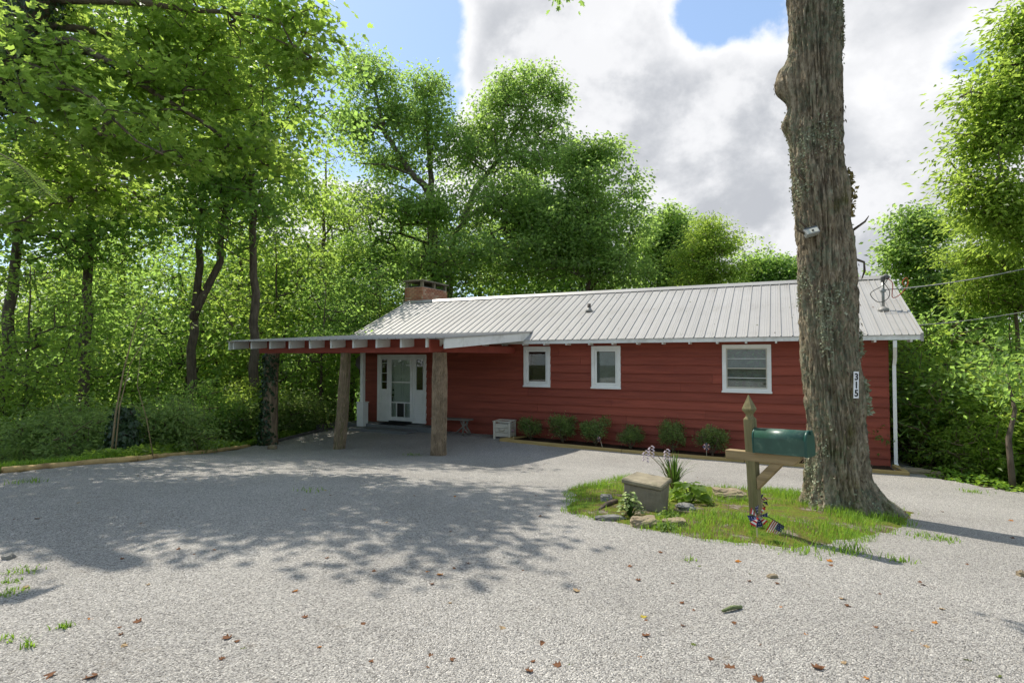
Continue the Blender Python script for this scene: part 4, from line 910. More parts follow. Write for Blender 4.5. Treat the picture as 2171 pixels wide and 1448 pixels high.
for i, (k, X, Y, sc) in enumerate((('m4', -16, -20, 1.1), ('m2', -7, -25, 1.1), ('m4', 2, -24, 1.0), ('m1', 11, -25, 1.1), ('m4', 20, -20, 1.1), ('m3', 27, -12, 1.1), ('m4', 14, -33, 1.3), ('m2', -2, -34, 1.3))):
    place('roadside_tree', KINDS[k], (X, Y, bz(X, Y)-.1), 'tree across the road, seen only mirrored in the cottage windows', 'tree', 'roadside trees mirrored in the windows', i*1.1, sc)
# crooked dark stem at the right edge
mb = MB().tube([at(2150, 1060, 9.3), at(2138, 930, 9.4), at(2152, 870, 9.5), at(2140, 820, 9.7), at(2132, 780, 9.9)], [.05, .042, .03, .02, .01], 8)
st_ = tag(empty('crooked_sapling', (0, 0, 0)), 'crooked dark stem leaning among the bushes by the drive', 'tree'); mb.obj('trunk', BARKD, st_, True)
n = 500; pos = np.array(at(2130, 800, 9.6))+rn.normal(0, 1, (n, 3))*[.45, .4, .3]
LVv, LFf = leaf_quads(pos, rn.normal(0, 1, (n, 3)), rn.normal(0, .5, (n, 3))+[0, 0, 1], .11*rn.uniform(.7, 1.2, n)); link('crown', mesh_np('sapling_crown', LVv, LFf, False, [LF]), st_)
# far wood that closes the view
n = 46000; a = rn.uniform(-1.25, 1.25, n); R_ = rn.uniform(52, 85, n); X = np.sin(a)*R_; Y = np.cos(a)*R_; Z = rn.uniform(-9, 1, n)**1.0
Z = -9+(rn.uniform(0, 1, n))*(14+4*fbm(np.stack([a*7, R_*.05, a*0], -1), 3, 4)-np.where(a > 0, 4.5, 0)); pos = np.stack([X, Y, Z], -1)
LVv, LFf = leaf_quads(pos, rn.normal(0, 1, (n, 3)), rn.normal(0, .6, (n, 3))+[0, 0, 1], .75*rn.uniform(.7, 1.3, n), .8)
tag(link('distant_wood', mesh_np('distant_wood', LVv, LFf, False, [LF])), 'far wooded slope seen as one green mass between the trunks', 'wood', kind='stuff')

# ivy stump, sapling stems, ground cover, grass strip
s = ground_at(262, 966); sx, sy = s[0]-.12, s[1]+.2; sz_ = tz(sx, sy)
stp = tag(empty('ivy_stump', (sx, sy, sz_)), 'cone-shaped old stump smothered in dark ivy', 'stump')
q, Xs = rough_post('stump', [(0, 0, -.15), (0, 0, .4), (.02, 0, .95)], [.32, .2, .09], 22, .2, BARKD, stp, 24, 18); ivy_on(Xs, stp, 1500, 8, -.1, 1.0, (0, -1), .075)
sp_ = ground_at(222, 978); spx, spy = sp_[0]-.1, sp_[1]+.25
sap = tag(empty('wispy_sapling', (spx, spy, tz(spx, spy))), 'wispy bare sapling of pale crossing stems beside the ivy stump', 'sapling')
PALE = mat('pale_stem', (.27, .21, .12), .9, .1, var=.3)
for Pn, r in (([(0, 0, -.1), (.08, 0, .8), (.16, .05, 1.5), (.32, .1, 2.3), (.62, .1, 2.9)], .026), ([(.05, .02, -.1), (.14, 0, .9), (.30, 0, 1.6), (.55, .1, 2.15)], .018), ([(.5, .35, -.1), (.45, .2, .7), (.42, 0, 1.25), (.44, .05, 1.9)], .014)):
    MB().tube(Pn, [r*.68*(1-.75*i/(len(Pn)-1)) for i in range(len(Pn))], 7).obj('stem', PALE, sap, True)
n = 260; pos = np.array([.5, .1, 2.6])+rn.normal(0, 1, (n, 3))*[.45, .3, .35]
LVv, LFf = leaf_quads(pos, rn.normal(0, 1, (n, 3)), rn.normal(0, .5, (n, 3))+[0, 0, 1], .08*rn.uniform(.7, 1.2, n)); link('leaves', mesh_np('sapling_leaves', LVv, LFf, False, [LM]), sap)
def scatter_line(A, B, n, wmin, wmax, hmax, leaf, m, name, label, cat, side, width=.7, amp=.3):
    t = rn.uniform(0, 1, n); A = np.array(A); B = np.array(B); d = (B-A)/np.linalg.norm(B-A); nr = np.array([-d[1], d[0]])*side
    off = wmin+(wmax-wmin)*rn.uniform(0, 1, n); p = A+(B-A)*t[:, None]+nr*off[:, None]
    h = hmax*(.35+.65*np.clip(fbm(np.stack([p[:, 0]*2.2, p[:, 1]*2.2, p[:, 0]*0], -1), 3, 12)+.6, 0, 1))*rn.uniform(.3, 1, n)*np.clip(off/.25, .3, 1)
    pos = np.stack([p[:, 0], p[:, 1], terrain(p[:, 0], p[:, 1])+h], -1)
    LVv, LFf = leaf_quads(pos, np.stack([rn.normal(0, 1, n), rn.normal(0, 1, n), rn.normal(0, .3, n)], -1), rn.normal(0, .45, (n, 3))+[0, 0, 1], leaf*rn.uniform(.6, 1.3, n), width)
    return tag(link(name, mesh_np(name, LVv, LFf, False, [m])), label, cat, kind='stuff')
scatter_line(LOGS[2]+(LOGS[1]-LOGS[2])*.05, LOGS[3], 5200, .08, .75, .26, .085, LL, 'ground_cover', 'low bright leafy ground cover behind the log edging', 'plants', 1)
scatter_line(LOGS[3], to_world(-.35, -1.5), 1600, .12, .6, .22, .08, LL, 'ground_cover', 'leafy weeds between ivy post and kerb timbers', 'plants', 1)
RE = [np.array(to_world(*p)) for p in ((14.35, -.9), (15.3, -1.9), (16.6, -3.0), (20, -4.9), (27, -7.6))]
for k in range(4): scatter_line(RE[k], RE[k+1], (500, 900, 2000, 1600)[k], -.05, .9, .2, .075, (LG, LL)[k % 2], 'edge_weeds', ('weeds beyond the end of the bed timber', 'weeds along the drive edge under the bushes', 'low weeds where the drive bends away', 'weeds of the far drive edge')[k], 'plants', 1)

def blades(P, h, w, lean=.35):
    """tapered grass blades: two quads each as triangles"""
    n = len(P); a = rn.uniform(0, 6.283, n); s = np.stack([np.cos(a), np.sin(a), a*0], -1); f = np.stack([-np.sin(a), np.cos(a), a*0], -1)*(rn.uniform(.05, 1, n)*lean)[:, None]
    h = h[:, None]; w = w[:, None]; up = np.array([0, 0, 1.0])
    V = np.stack([P-s*w, P+s*w, P+up*h*.6+f*h*.4-s*w*.7, P+up*h*.6+f*h*.4+s*w*.7, P+up*h+f*h*1.2], 1).reshape(-1, 3)
    F = (np.array([[0, 1, 3], [0, 3, 2], [2, 3, 4]])[None]+(np.arange(n)*5)[:, None, None]).reshape(-1, 3); return V, F
n = 42000; X = rn.uniform(.4, 5.4, n); Y = rn.uniform(4.3, 9.6, n); Hh = isl_h(X[None], Y[None])[0]; dn = fbm(np.stack([X*1.6, Y*1.6, X*0], -1), 3, 77)
wgt = (Hh > -.02)*np.clip(.55+1.7*dn-.5*np.clip((X-3.0)/1.0, 0, 1), .04, 1); k = rn.uniform(0, 1, n) < wgt; X, Y = X[k], Y[k]
P = np.stack([X, Y, isl_z(X[None], Y[None])[0]-.005], -1); V, F = blades(P, .03+.055*rn.uniform(0, 1, len(P))**1.6+.07*np.clip(dn[k], 0, 1), .0028*rn.uniform(.7, 1.4, len(P)), .9)
tag(link('grass', mesh_np('island_grass', V, F, False, [LG])), 'short bright grass growing round the mailbox and big tree', 'grass', kind='stuff')
n = 9000; t = rn.uniform(-.6, 1.05, n); p = LOGS[1]+(LOGS[2]-LOGS[1])*t[:, None]; d = LOGS[2]-LOGS[1]; d /= np.linalg.norm(d); p = p+np.array([-d[1], d[0]])*rn.uniform(.1, 1.6, n)[:, None]
P = np.stack([p[:, 0], p[:, 1], terrain(p[:, 0], p[:, 1])], -1); V, F = blades(P, rn.uniform(.06, .16, n), .005*rn.uniform(.7, 1.4, n), .8)
tag(link('grass', mesh_np('strip_grass', V, F, False, [LG])), 'strip of grass behind the log edging at the wood', 'grass', kind='stuff')
TUFTS = []
def tuft(px, py, n, rad, h, label, m=LG):
    g = ground_at(px, py, gravel_z_pt); P = np.stack([rn.normal(0, rad, n), rn.normal(0, rad*.8, n), np.zeros(n)-.004], -1); V, F = blades(P, h*rn.uniform(.5, 1.1, n), .004*rn.uniform(.7, 1.4, n), 1.1)
    big = rad >= .07
    return tag(link('weed_patch' if big else 'grass_tuft', mesh_np('grass_tuft', V, F, False, [m]), None, tuple(g)), label, 'grass', None if big else 'grass tufts growing in the gravel', 'stuff' if big else None)
def gravel_z_pt(x, y): return gravel_z(np.asarray(x), np.asarray(y))
for px, py, n, rad, h, lab in ((40, 1213, 90, .07, .03, 'wide grass tuft in the gravel, farthest of the three near the left edge'), (22, 1235, 60, .035, .025, 'small grass tuft between two wider ones in the gravel'), (28, 1256, 90, .06, .03, 'thick grass tuft nearest the tan leaf in the gravel'),
    (137, 1330, 45, .022, .04, 'lone upright grass tuft on open sunlit gravel'), (62, 1372, 24, .015, .05, 'thin grass sprig on open gravel'), (10, 1360, 30, .03, .04, 'sparse grass sprig at the gravel edge'), (55, 1023, 60, .09, .07, 'weed tuft in shaded gravel near the log edging'),
    (660, 1040, 40, .10, .06, 'sparse weed patch in the shaded middle of the drive'), (1690, 1168, 120, .12, .07, 'grass tuft at the edge of the island in the post shadow'), (1800, 1172, 130, .10, .09, 'bushy grass tuft in the shadow of the mailbox'), (1960, 1140, 90, .12, .05, 'grass tuft beside the root of the big tree'), (2000, 1145, 70, .08, .05, 'low weed patch on gravel past the tree root'),
    (2060, 1043, 90, .10, .06, 'flat weed tuft in the drive near the bushes'), (875, 965, 60, .10, .06, 'weed tuft at the foot of the shaggy post'), (1465, 1188, 24, .03, .04, 'tiny grass sprig on gravel before the island'), (1905, 1190, 40, .05, .06, 'thin grass sprig at the tip of the mailbox shadow')):
    tuft(px, py, n, rad, h, lab)

# ------------------------------------------------------------------ the big trunk
def big_tree():
    root = tag(empty('big_maple', (4.05, 6.75, bz(4.05, 6.75))), 'massive rough-barked tree trunk patched with lichen beside the mailbox', 'tree')
    o = Vector(root.location)
    zz = [-.55, -.30, -.12, .05, .25, .785, 1.92, 3.05, 4.18, 5.88, 7.5, 9.5]; rr_ = [v*.86 for v in (.60, .53, .47, .435, .405, .365, .36, .345, .325, .338, .31, .25)]; xx = [4.05, 4.04, 4.01, 3.98, 3.96, 3.955, 3.88, 3.85, 3.78, 3.78, 3.72, 3.6]
    nz, na = 640, 230; Z = np.linspace(-.55, 9.5, nz); A = np.linspace(0, 2*np.pi, na, endpoint=False); ZZ, AA = np.meshgrid(Z, A, indexing='ij')
    def sm(v): 
        return np.mean([np.interp(ZZ+d, zz, v) for d in (-.12, -.06, 0, .06, .12)], axis=0)
    R = sm(rr_); cx_ = sm(xx)
    twist = AA+ZZ*.10
    q = np.stack([np.cos(twist)*3.2, np.sin(twist)*3.2, ZZ*.55], -1).reshape(-1, 3)
    ridge = 1-2*np.abs(fbm(q*[3.4, 3.4, 3.2], 3, 3)); fine = fbm(q*[8, 8, 3.6], 3, 11); lump = fbm(q*[.42, .42, .9], 3, 21); plate = np.abs(fbm(q*[5.5, 5.5, 4.4], 2, 33))
    furrow = np.clip(1-np.abs(fbm(q*[4.2, 4.2, 2.6]+fbm(q*[1.5, 1.5, 2.0], 2, 44)[:, None]*.7, 2, 41))*3.2, 0, 1)**1.5
    D = (.02*ridge+.022*fine+.045*lump-.03*plate-.05*furrow+.02*fbm(q*[16, 16, 9], 2, 51)).reshape(ZZ.shape)
    low = np.clip((.55-ZZ)/1.1, 0, 1)**2
    D += low*.15*(np.cos(AA*5+.6)+.6*np.cos(AA*3+2.1)+fbm(np.stack([np.cos(AA)*1.5, np.sin(AA)*1.5, ZZ*0], -1).reshape(-1, 3), 2, 6).reshape(ZZ.shape))
    def bump(a0, z0, aw, zw, h):
        da = np.angle(np.exp(1j*(AA-a0))); return h*np.exp(-(da/aw)**2-((ZZ-z0)/zw)**2)
    D += bump(2.85, 5.10, .45, .20, .12)+bump(2.8, 4.95, .35, .14, .08)+bump(2.8, 4.50, .36, .15, .09)+bump(-.35, 3.55, .4, .3, .04)+bump(-.2, 1.05, .5, .3, .03)+bump(math.pi*1.4, 3.45, .35, .16, .05)
    D += bump(-.30, -.30, .30, .18, .20)+bump(-1.0, -.42, .25, .12, .12)+bump(math.pi+.75, -.42, .3, .12, .12)
    r = R+D
    V = np.stack([cx_+np.cos(AA)*r-o.x, 6.75+np.sin(AA)*r-o.y, ZZ-o.z], -1).reshape(-1, 3)
    i, j = np.meshgrid(np.arange(nz-1), np.arange(na), indexing='ij'); a = (i*na+j).ravel(); b = (i*na+(j+1) % na).ravel(); F = np.stack([a, b, b+na, a+na], -1)
    m = bpy.data.materials.new('big_bark'); m.use_nodes = True; t = NT(m.node_tree); bs = m.node_tree.nodes['Principled BSDF']
    tc = t.node('ShaderNodeTexCoord').outputs['Object']; mp = t.node('ShaderNodeMapping', {'Vector': tc, 'Scale': (4, 4, 1.9)}).outputs[0]
    n1 = t.node('ShaderNodeTexNoise', {'Vector': mp, 'Scale': 7.0, 'Detail': 8.0, 'Roughness': .65, 'Distortion': .6}).outputs[0]
    c = t.ramp(n1, ((.28, (.13, .105, .072)), (.45, (.31, .255, .175)), (.6, (.46, .385, .27)), (.78, (.62, .53, .39))))
    l1 = t.node('ShaderNodeTexNoise', {'Vector': tc, 'Scale': 2.6, 'Detail': 9.0, 'Roughness': .72}).outputs[0]
    l2 = t.node('ShaderNodeTexNoise', {'Vector': tc, 'Scale': 26.0, 'Detail': 3.0, 'Roughness': .6}).outputs[0]
    lm = t.math('MULTIPLY', t.smooth(l1, .46, .56), t.smooth(l2, .40, .52))
    c = t.mix(t.math('MULTIPLY', lm, .85), c, t.ramp(l2, ((.4, (.17, .185, .11)), (.7, (.33, .35, .25)))))
    m1 = t.node('ShaderNodeTexNoise', {'Vector': t.node('ShaderNodeMapping', {'Vector': tc, 'Location': (5, 3, 2), 'Scale': (1.5, 1.5, .7)}).outputs[0], 'Scale': 1.7, 'Detail': 8.0, 'Roughness': .7}).outputs[0]
    c = t.mix(t.smooth(m1, .54, .66, 0, .8), c, t.ramp(l2, ((.35, (.05, .055, .015)), (.7, (.15, .14, .035)))))
    t.l.new(c, bs.inputs['Base Color']); bs.inputs['Roughness'].default_value = .95; bs.inputs['Specular IOR Level'].default_value = .1
    bn = t.node('ShaderNodeTexNoise', {'Vector': mp, 'Scale': 16.0, 'Detail': 6.0, 'Roughness': .7}).outputs[0]
    bu = t.node('ShaderNodeBump', {'Height': bn, 'Strength': 1.0, 'Distance': .03}); t.l.new(bu.outputs[0], bs.inputs['Normal'])
    tr = link('trunk', mesh_np('big_trunk', V, F, True, [m]), root)
    # flakes of bark and lichen standing off the surface
    lich = leaf_mat('lichen_flake', (.2, .215, .125), (.36, .385, .265), (.25, .27, .16), .1, .9, .05)
    bfl = leaf_mat('bark_flake', (.09, .065, .045), (.25, .19, .13), (.1, .07, .05), .05, .95, .05)
    nrm = np.stack([np.cos(AA), np.sin(AA), AA*0], -1).reshape(-1, 3); vis = np.arange(len(V))[(nrm@np.array([-.4, -.9, 0]) > -.35) & (V[:, 2] < 6.6)]
    field = fbm(V*[2.4, 2.4, 1.5], 3, 91)
    for nm, mtl, nn, wt, sz, dn_ in (('lichen', lich, 6500, np.clip(field[vis]*2.2-.05, .002, 1)**1.5, .022, None), ('bark_flakes', bfl, 1500, np.ones(len(vis)), .045, 1)):
        k = rn.choice(vis, nn, p=wt/wt.sum()); P = V[k]+nrm[k]*rn.uniform(-.004, .012, (nn, 1))
        d = np.stack([rn.normal(0, .2, nn), rn.normal(0, .2, nn), -np.ones(nn)], -1)+(nrm[k]*rn.uniform(.05, .5, (nn, 1))) if dn_ else rn.normal(0, 1, (nn, 3))+nrm[k]*.5
        v_, f_ = leaf_quads(P, d, nrm[k]+rn.normal(0, .35, (nn, 3)), sz*rn.uniform(.5, 1.5, nn), .9 if not dn_ else .35)
        q_ = link(nm, mesh_np(nm, v_, f_, False, [mtl]), root); q_['kind'] = 'stuff'
    k = vis[(nrm[vis][:, 0] > .86)]; zsel = V[k][:, 2]+o.z
    for (za, zb, nn) in ((3.3, 3.9, 200), (.9, 1.35, 160), (1.6, 1.9, 60)):
        kk = rn.choice(k[(zsel > za) & (zsel < zb)], nn); P = V[kk]+nrm[kk]*rn.uniform(0, .04, (nn, 1)); v_, f_ = leaf_quads(P, nrm[kk]+rn.normal(0, .6, (nn, 3)), rn.normal(0, 1, (nn, 3)), .05*rn.uniform(.5, 1.3, nn), .8)
        q_ = link('lichen_tuft', mesh_np('lichen_tuft', v_, f_, False, [lich if za < 3 else leaf_mat('yellow_lichen', (.15, .12, .04), (.3, .25, .1), (.2, .16, .06), .2, .9, .05)]), root); q_['kind'] = 'stuff'
    # broken dead twigs
    for Pp in ((at(1806, 490, 6.7), at(1834, 470, 6.65), at(1842, 458, 6.6)), (at(1800, 545, 6.7), at(1832, 556, 6.6), at(1833, 575, 6.6), at(1827, 592, 6.6)), (at(1722, 505, 6.6), at(1692, 488, 6.5), at(1689, 482, 6.5)), (at(1722, 495, 6.6), at(1696, 470, 6.5), at(1698, 458, 6.5)), (at(1714, 390, 6.6), at(1694, 370, 6.6), at(1691, 355, 6.6))):
        MB().tube([p-o for p in Pp], [.018]+[.013]*(len(Pp)-2)+[.005], 6).obj('dead_twig', BARKD, root, True)
    # limbs and foliage above the frame, with one hanging twig
    sp = dict(seed=71, trunk=([Vector((3.6, 6.75, 9.2))-o, Vector((3.5, 6.8, 11.5))-o, Vector((3.4, 7, 14))-o], .26, .1),
              limbs=[([Vector((3.7, 6.75, 7.6))-o, Vector((2.6, 6.4, 8.0))-o, Vector((1.4, 6.1, 7.0))-o, at(1215, -170, 6.0)-o, at(1203, -25, 6.0)-o], .10, .006), ([Vector((3.7, 6.75, 8.4))-o, Vector((5.4, 6.2, 9.8))-o, Vector((7, 6, 10.6))-o], .12, .03), ([Vector((3.6, 6.8, 9))-o, Vector((2.6, 7.8, 10.8))-o, Vector((2, 8.6, 12))-o], .12, .03)],
              lobes=[(at(1200, -16, 6.0)-o, (.07, .07, .04), .05), (Vector((1.5, 6.2, 7.4))-o, (.9, .8, .35), .5), (Vector((6.4, 6.2, 10.6))-o, (1.8, 1.6, 1.2), 2), (Vector((3.4, 7, 13.6))-o, (2.4, 2.2, 1.6), 3), (Vector((2.2, 8.4, 11.8))-o, (1.6, 1.6, 1.1), 2)],
              ncl=300, per=22, spread=.17, leaf=.085, tmpl=STAR, width=1, flat=.5, droop=.6, hole=-.5, tipr=.005)
    wm, cm = make_tree('big_crown', sp, BARK, LF); link('limbs', wm, root); link('crown', cm, root)
    return root
big_tree()

# flood light and house number on the trunk
def on_trunk(px, py, Y): return at(px, py, Y)
fl = tag(empty('flood_light', at(1721, 491, 6.50), 0), 'grey box flood light tilted on the big trunk', 'light'); fl.scale = (.8, .8, .8); fl.rotation_euler = (math.radians(-18), math.radians(-14), math.radians(-8))
mb = MB().add([(-.09, -.05, -.055), (.09, -.05, -.055), (.10, -.01, .06), (-.10, -.01, .06), (-.09, .07, -.055), (.09, .07, -.055), (.10, .07, .06), (-.10, .07, .06)], [(0, 1, 2, 3), (5, 4, 7, 6), (4, 5, 1, 0), (3, 2, 6, 7), (4, 0, 3, 7), (1, 5, 6, 2)])
mb.obj('housing', mat('lamp_housing', (.32, .33, .32), .4, .4), fl, bevel=.006)
mb = MB().box(-.095, .095, -.015, .08, .061, .072); mb.obj('visor', mat('lamp_visor', (.12, .125, .12), .5, .4), fl)
mb = MB().add([(-.075, -.0505, -.042), (.075, -.0505, -.042), (.082, -.024, .034), (-.082, -.024, .034)], [(0, 1, 2, 3)]); mb.obj('lens', mat('lamp_lens', (.5, .5, .42), .25, .5), fl)
bx(-.012, .012, -.056, -.03, -.02, .004).obj('sensor', BLACK, fl)
MB().tube([(0, .06, 0), (0, .26, .01)], .02, 8).obj('bracket', BLACK, fl)
sg = tag(empty('house_number_sign', at(1815.5, 816, 6.40), math.radians(7)), 'narrow white vertical house number sign 315 nailed to the big trunk', 'sign')
sg.rotation_euler = (0, math.radians(1.5), math.radians(12))
bx(-.034, .034, 0, .006, -.155, .155).obj('plate', mat('sign_white', (.8, .8, .8), .4, .4), sg)
bx(-.02, .02, .0062, .16, -.10, .10).obj('backing', WEATH, sg)
INK = mat('sign_ink', (.01, .01, .01), .5, .3)
for ch_, z in (('3', .095), ('1', 0), ('5', -.095)):
    cu = bpy.data.curves.new('digit_curve', 'FONT'); cu.body = ch_; cu.size = .108; cu.align_x = 'CENTER'; cu.align_y = 'CENTER'; cu.offset = .0035; cu.extrude = .0008
    tmp = bpy.data.objects.new('digit_source', cu); C.objects.link(tmp); bpy.context.view_layer.update()
    me = bpy.data.meshes.new_from_object(tmp.evaluated_get(bpy.context.evaluated_depsgraph_get())); bpy.data.objects.remove(tmp); bpy.data.curves.remove(cu)
    me.materials.clear(); me.materials.append(INK)
    vs = np.array([v.co for v in me.vertices]); cen = (vs.min(0)+vs.max(0))/2
    for v in me.vertices: v.co.x -= cen[0]; v.co.y -= cen[1]
    link('digit', me, sg, (0, -.0015, z), (math.pi/2, 0, 0))

# ------------------------------------------------------------------ mailbox
mbx = ground_at(1605, 1128); MA = math.radians(-50)
mail = tag(empty('mailbox', (mbx[0], mbx[1], mbx[2]-.02), MA), 'green arched metal mailbox on a weathered wooden post with gothic tip', 'mailbox')
mail.rotation_euler = (math.radians(1.2), math.radians(-2.4), MA)
h = .0445; H0 = 1.10
prof = [(h, -.2), (h, H0), (h*.6, H0+.025), (h*.6, H0+.045), (h*1.12, H0+.085), (h*1.12, H0+.10), (.002, H0+.235)]
V = []; F = []
for r, z in prof: V += [(-r, -r, z), (r, -r, z), (r, r, z), (-r, r, z)]
for i in range(len(prof)-1):
    for k in range(4): F.append((i*4+k, i*4+(k+1) % 4, i*4+4+(k+1) % 4, i*4+4+k))
MB().add(V, F).obj('post', WEATH, mail, bevel=.004)
ZA = .70
MB().add([(x, y, z) for y in (-.044, .044) for x, z in ((-.25, ZA), (.40, ZA), (.46, ZA+.06), (.46, ZA+.089), (-.25, ZA+.089))], [(0, 1, 2, 3, 4), (9, 8, 7, 6, 5), (0, 5, 6, 1), (1, 6, 7, 2), (2, 7, 8, 3), (3, 8, 9, 4), (4, 9, 5, 0)][::1]).obj('arm', WEATHA, mail, bevel=.004, loc=(0, -.002, 0))
V = [(x, y, z) for y in (-.038, .038) for x, z in ((.045, ZA-.27), (.045, ZA-.15), (.19, ZA-.001), (.30, ZA-.001))]
MB().add(V, [(0, 3, 2, 1), (4, 5, 6, 7), (0, 1, 5, 4), (1, 2, 6, 5), (2, 3, 7, 6), (3, 0, 4, 7)]).obj('brace', WEATHA, mail, bevel=.004)
GREEN = mat('mailbox_green', (.028, .085, .058), .38, .5, var=.25, vscale=9, dark=(.16, .21, .14), dscale=9, damt=.55)
GREEND = mat('mailbox_door_green', (.008, .062, .045), .35, .5, var=.15)
def arch(x0, x1, w, hh, z0, m, name, parent, y0=0):
    pr = [(-w, z0), (w, z0)]+[(w*math.cos(a), z0+hh-w+w*math.sin(a)) for a in [math.pi*i/18 for i in range(19)]]; n = len(pr)
    V = [(x, y, z) for x in (x0, x1) for y, z in pr]; F = [(i, (i+1) % n, n+(i+1) % n, n+i) for i in range(n)]+[tuple(range(n))[::-1], tuple(range(n, 2*n))]
    o = MB().add(V, F).obj(name, m, parent); 
    for p in o.data.polygons: p.use_smooth = len(p.vertices) == 4 and abs(p.normal.z) > .02
    return o
bxm = arch(.065, .52, .083, .225, ZA+.094, GREEN, 'box', mail)
dd_ = arch(.5205, .545, .088, .232, ZA+.089, GREEND, 'door', mail); arch(.050, .064, .086, .229, ZA+.091, GREEND, 'rear_cap', mail)
bx(.546, .56, -.02, .02, ZA+.285, ZA+.32).obj('latch', GREEND, dd_)
# pinwheels and little flags
FR = mat('flag_red', (.48, .03, .03), .6, .2); FW = mat('flag_white', (.75, .73, .68), .6, .2); FB = mat('flag_blue', (.02, .03, .11), .6, .2)
STICK = mat('pale_stick', (.55, .48, .33), .7, .2)
def pinwheel(loc, size, h, rz, tilt, label, fade=False):
    p = tag(empty('pinwheel', loc, rz), label, 'pinwheel', None); p.rotation_euler = (0, tilt, rz)
    MB().tube([(0, 0, -.05), (0, 0, h)], .006, 6).obj('stick', STICK, p)
    for k in range(8):
        mb = MB(); a = k*math.pi/4
        def pt(r, ang, y): return (r*size*math.cos(a+ang), -.02+y*size, h+r*size*math.sin(a+ang))
        if k % 2:
            n = 5
            for i in range(n):
                f0, f1 = i/n, (i+1)/n
                mb.add([pt(.12+.88*f0, -.28*(1-f0*.2), -.12), pt(.12+.88*f1, -.28*(1-f1*.2), -.12), pt(.12+.8*f1, .30, -.34), pt(.12+.8*f0, .30, -.34)], [(0, 1, 2, 3)], i % 2)
            mb.obj('blade', [FR, FW], p)
        else:
            mb.add([pt(.1, -.1, -.1), pt(1, -.22, -.1), pt(.92, .32, -.3), pt(.35, .38, -.42)], [(0, 1, 2, 3)], 0)
            for i in range(6):
                r = .4+.25*(i % 3)*.95; an = -.02+.2*(i//3); q = .035
                y = -.17-.20*(an+.2)
                c0 = pt(r, an, y-.02); s_ = q*size
                mb.add([(c0[0]-s_, c0[1], c0[2]), (c0[0], c0[1], c0[2]-s_), (c0[0]+s_, c0[1], c0[2]), (c0[0], c0[1], c0[2]+s_)], [(0, 1, 2, 3)], 1)
            mb.obj('blade', [FB, FW], p)
    V = []
    for i in range(10):
        r = .2 if i % 2 == 0 else .09; V.append((r*size*math.sin(i*math.pi/5), -.02-.46*size, h+r*size*math.cos(i*math.pi/5)))
    MB().add(V, [tuple(range(10))]).obj('star_hub', GALV, p)
    return p
def flag(loc, w, hh, rot, label, pole):
    f = tag(empty('stick_flag', loc), label, 'flag'); f.rotation_euler = rot
    MB().tube([(0, 0, -.04), (0, 0, pole)], .004, 6).obj('stick', BLACK, f)
    nx_, ns_ = 12, 13; mb = MB()
    for i in range(nx_):
        for j in range(ns_):
            x0, x1 = w*i/nx_, w*(i+1)/nx_; z0, z1 = pole-hh*(j+1)/ns_, pole-hh*j/ns_; yf = lambda x: .12*w*math.sin(x/w*4.5)
            can = i < 5 and j < 7; mi = 2 if can else j % 2
            mb.add([(x0, yf(x0), z0), (x1, yf(x1), z0), (x1, yf(x1), z1), (x0, yf(x0), z1)], [(0, 1, 2, 3)], mi)
            if can and (i+j) % 2 == 0:
                cx_, cz_ = (x0+x1)/2, (z0+z1)/2; q = hh/ns_*.28
                for sd_ in (-.0012, .0012): mb.add([(cx_-q, yf(cx_)+sd_, cz_), (cx_, yf(cx_)+sd_, cz_-q), (cx_+q, yf(cx_)+sd_, cz_), (cx_, yf(cx_)+sd_, cz_+q)], [(0, 1, 2, 3)], 1)
    mb.obj('cloth', [FR, FW, FB], f); return f
def isl_at(px, py): g = ground_at(px, py, lambda x, y: isl_z(x[None], y[None])[0]); return tuple(g)
pinwheel(isl_at(1606, 1139), .102, .20, .15, math.radians(-5), 'striped starry pinwheel in front of the mailbox post')
pinwheel(tuple(at(1612, 1130, 5.45)[:2])+(isl1(*at(1612, 1130, 5.45)[:2]),), .075, .24, -.9, math.radians(6), 'small pinwheel half hidden behind the mailbox post')
g = isl_at(1640, 1132); flag((g[0]+.0, g[1]+.03, g[2]), .17, .11, (math.radians(8), math.radians(118), math.radians(-20)), 'small drooping stars and stripes flag by the mailbox post', .12).location.z += .13
FR2 = mat('faded_red', (.50, .15, .12), .6, .2); FB2 = mat('faded_blue', (.10, .10, .16), .6, .2)
_r, _b = FR, FB; FR, FB = FR2, FB2
for lx, ly, hh, sz, rz, tl, lab in ((5.62, -.72, .22, .06, -.9, .1, 'faded pinwheel in front of the bed shrub next to the planter'), (8.02, -.72, .22, .075, -1.0, -.4, 'faded tilted pinwheel between two bed shrubs'), (10.42, -.80, .24, .085, -.35, .0, 'faded upright pinwheel in front of the bed shrub behind the mailbox arm')):
    w = to_world(lx, ly); pinwheel((w[0], w[1], bz(*w)+.03), sz, hh, rz, tl, lab)
FR, FB = _r, _b
w = to_world(-.18, -.72); flag((w[0], w[1], bz(*w)+.0), .10, .15, (0, 0, .3), 'tiny flag standing before the porch pedestal', .42)
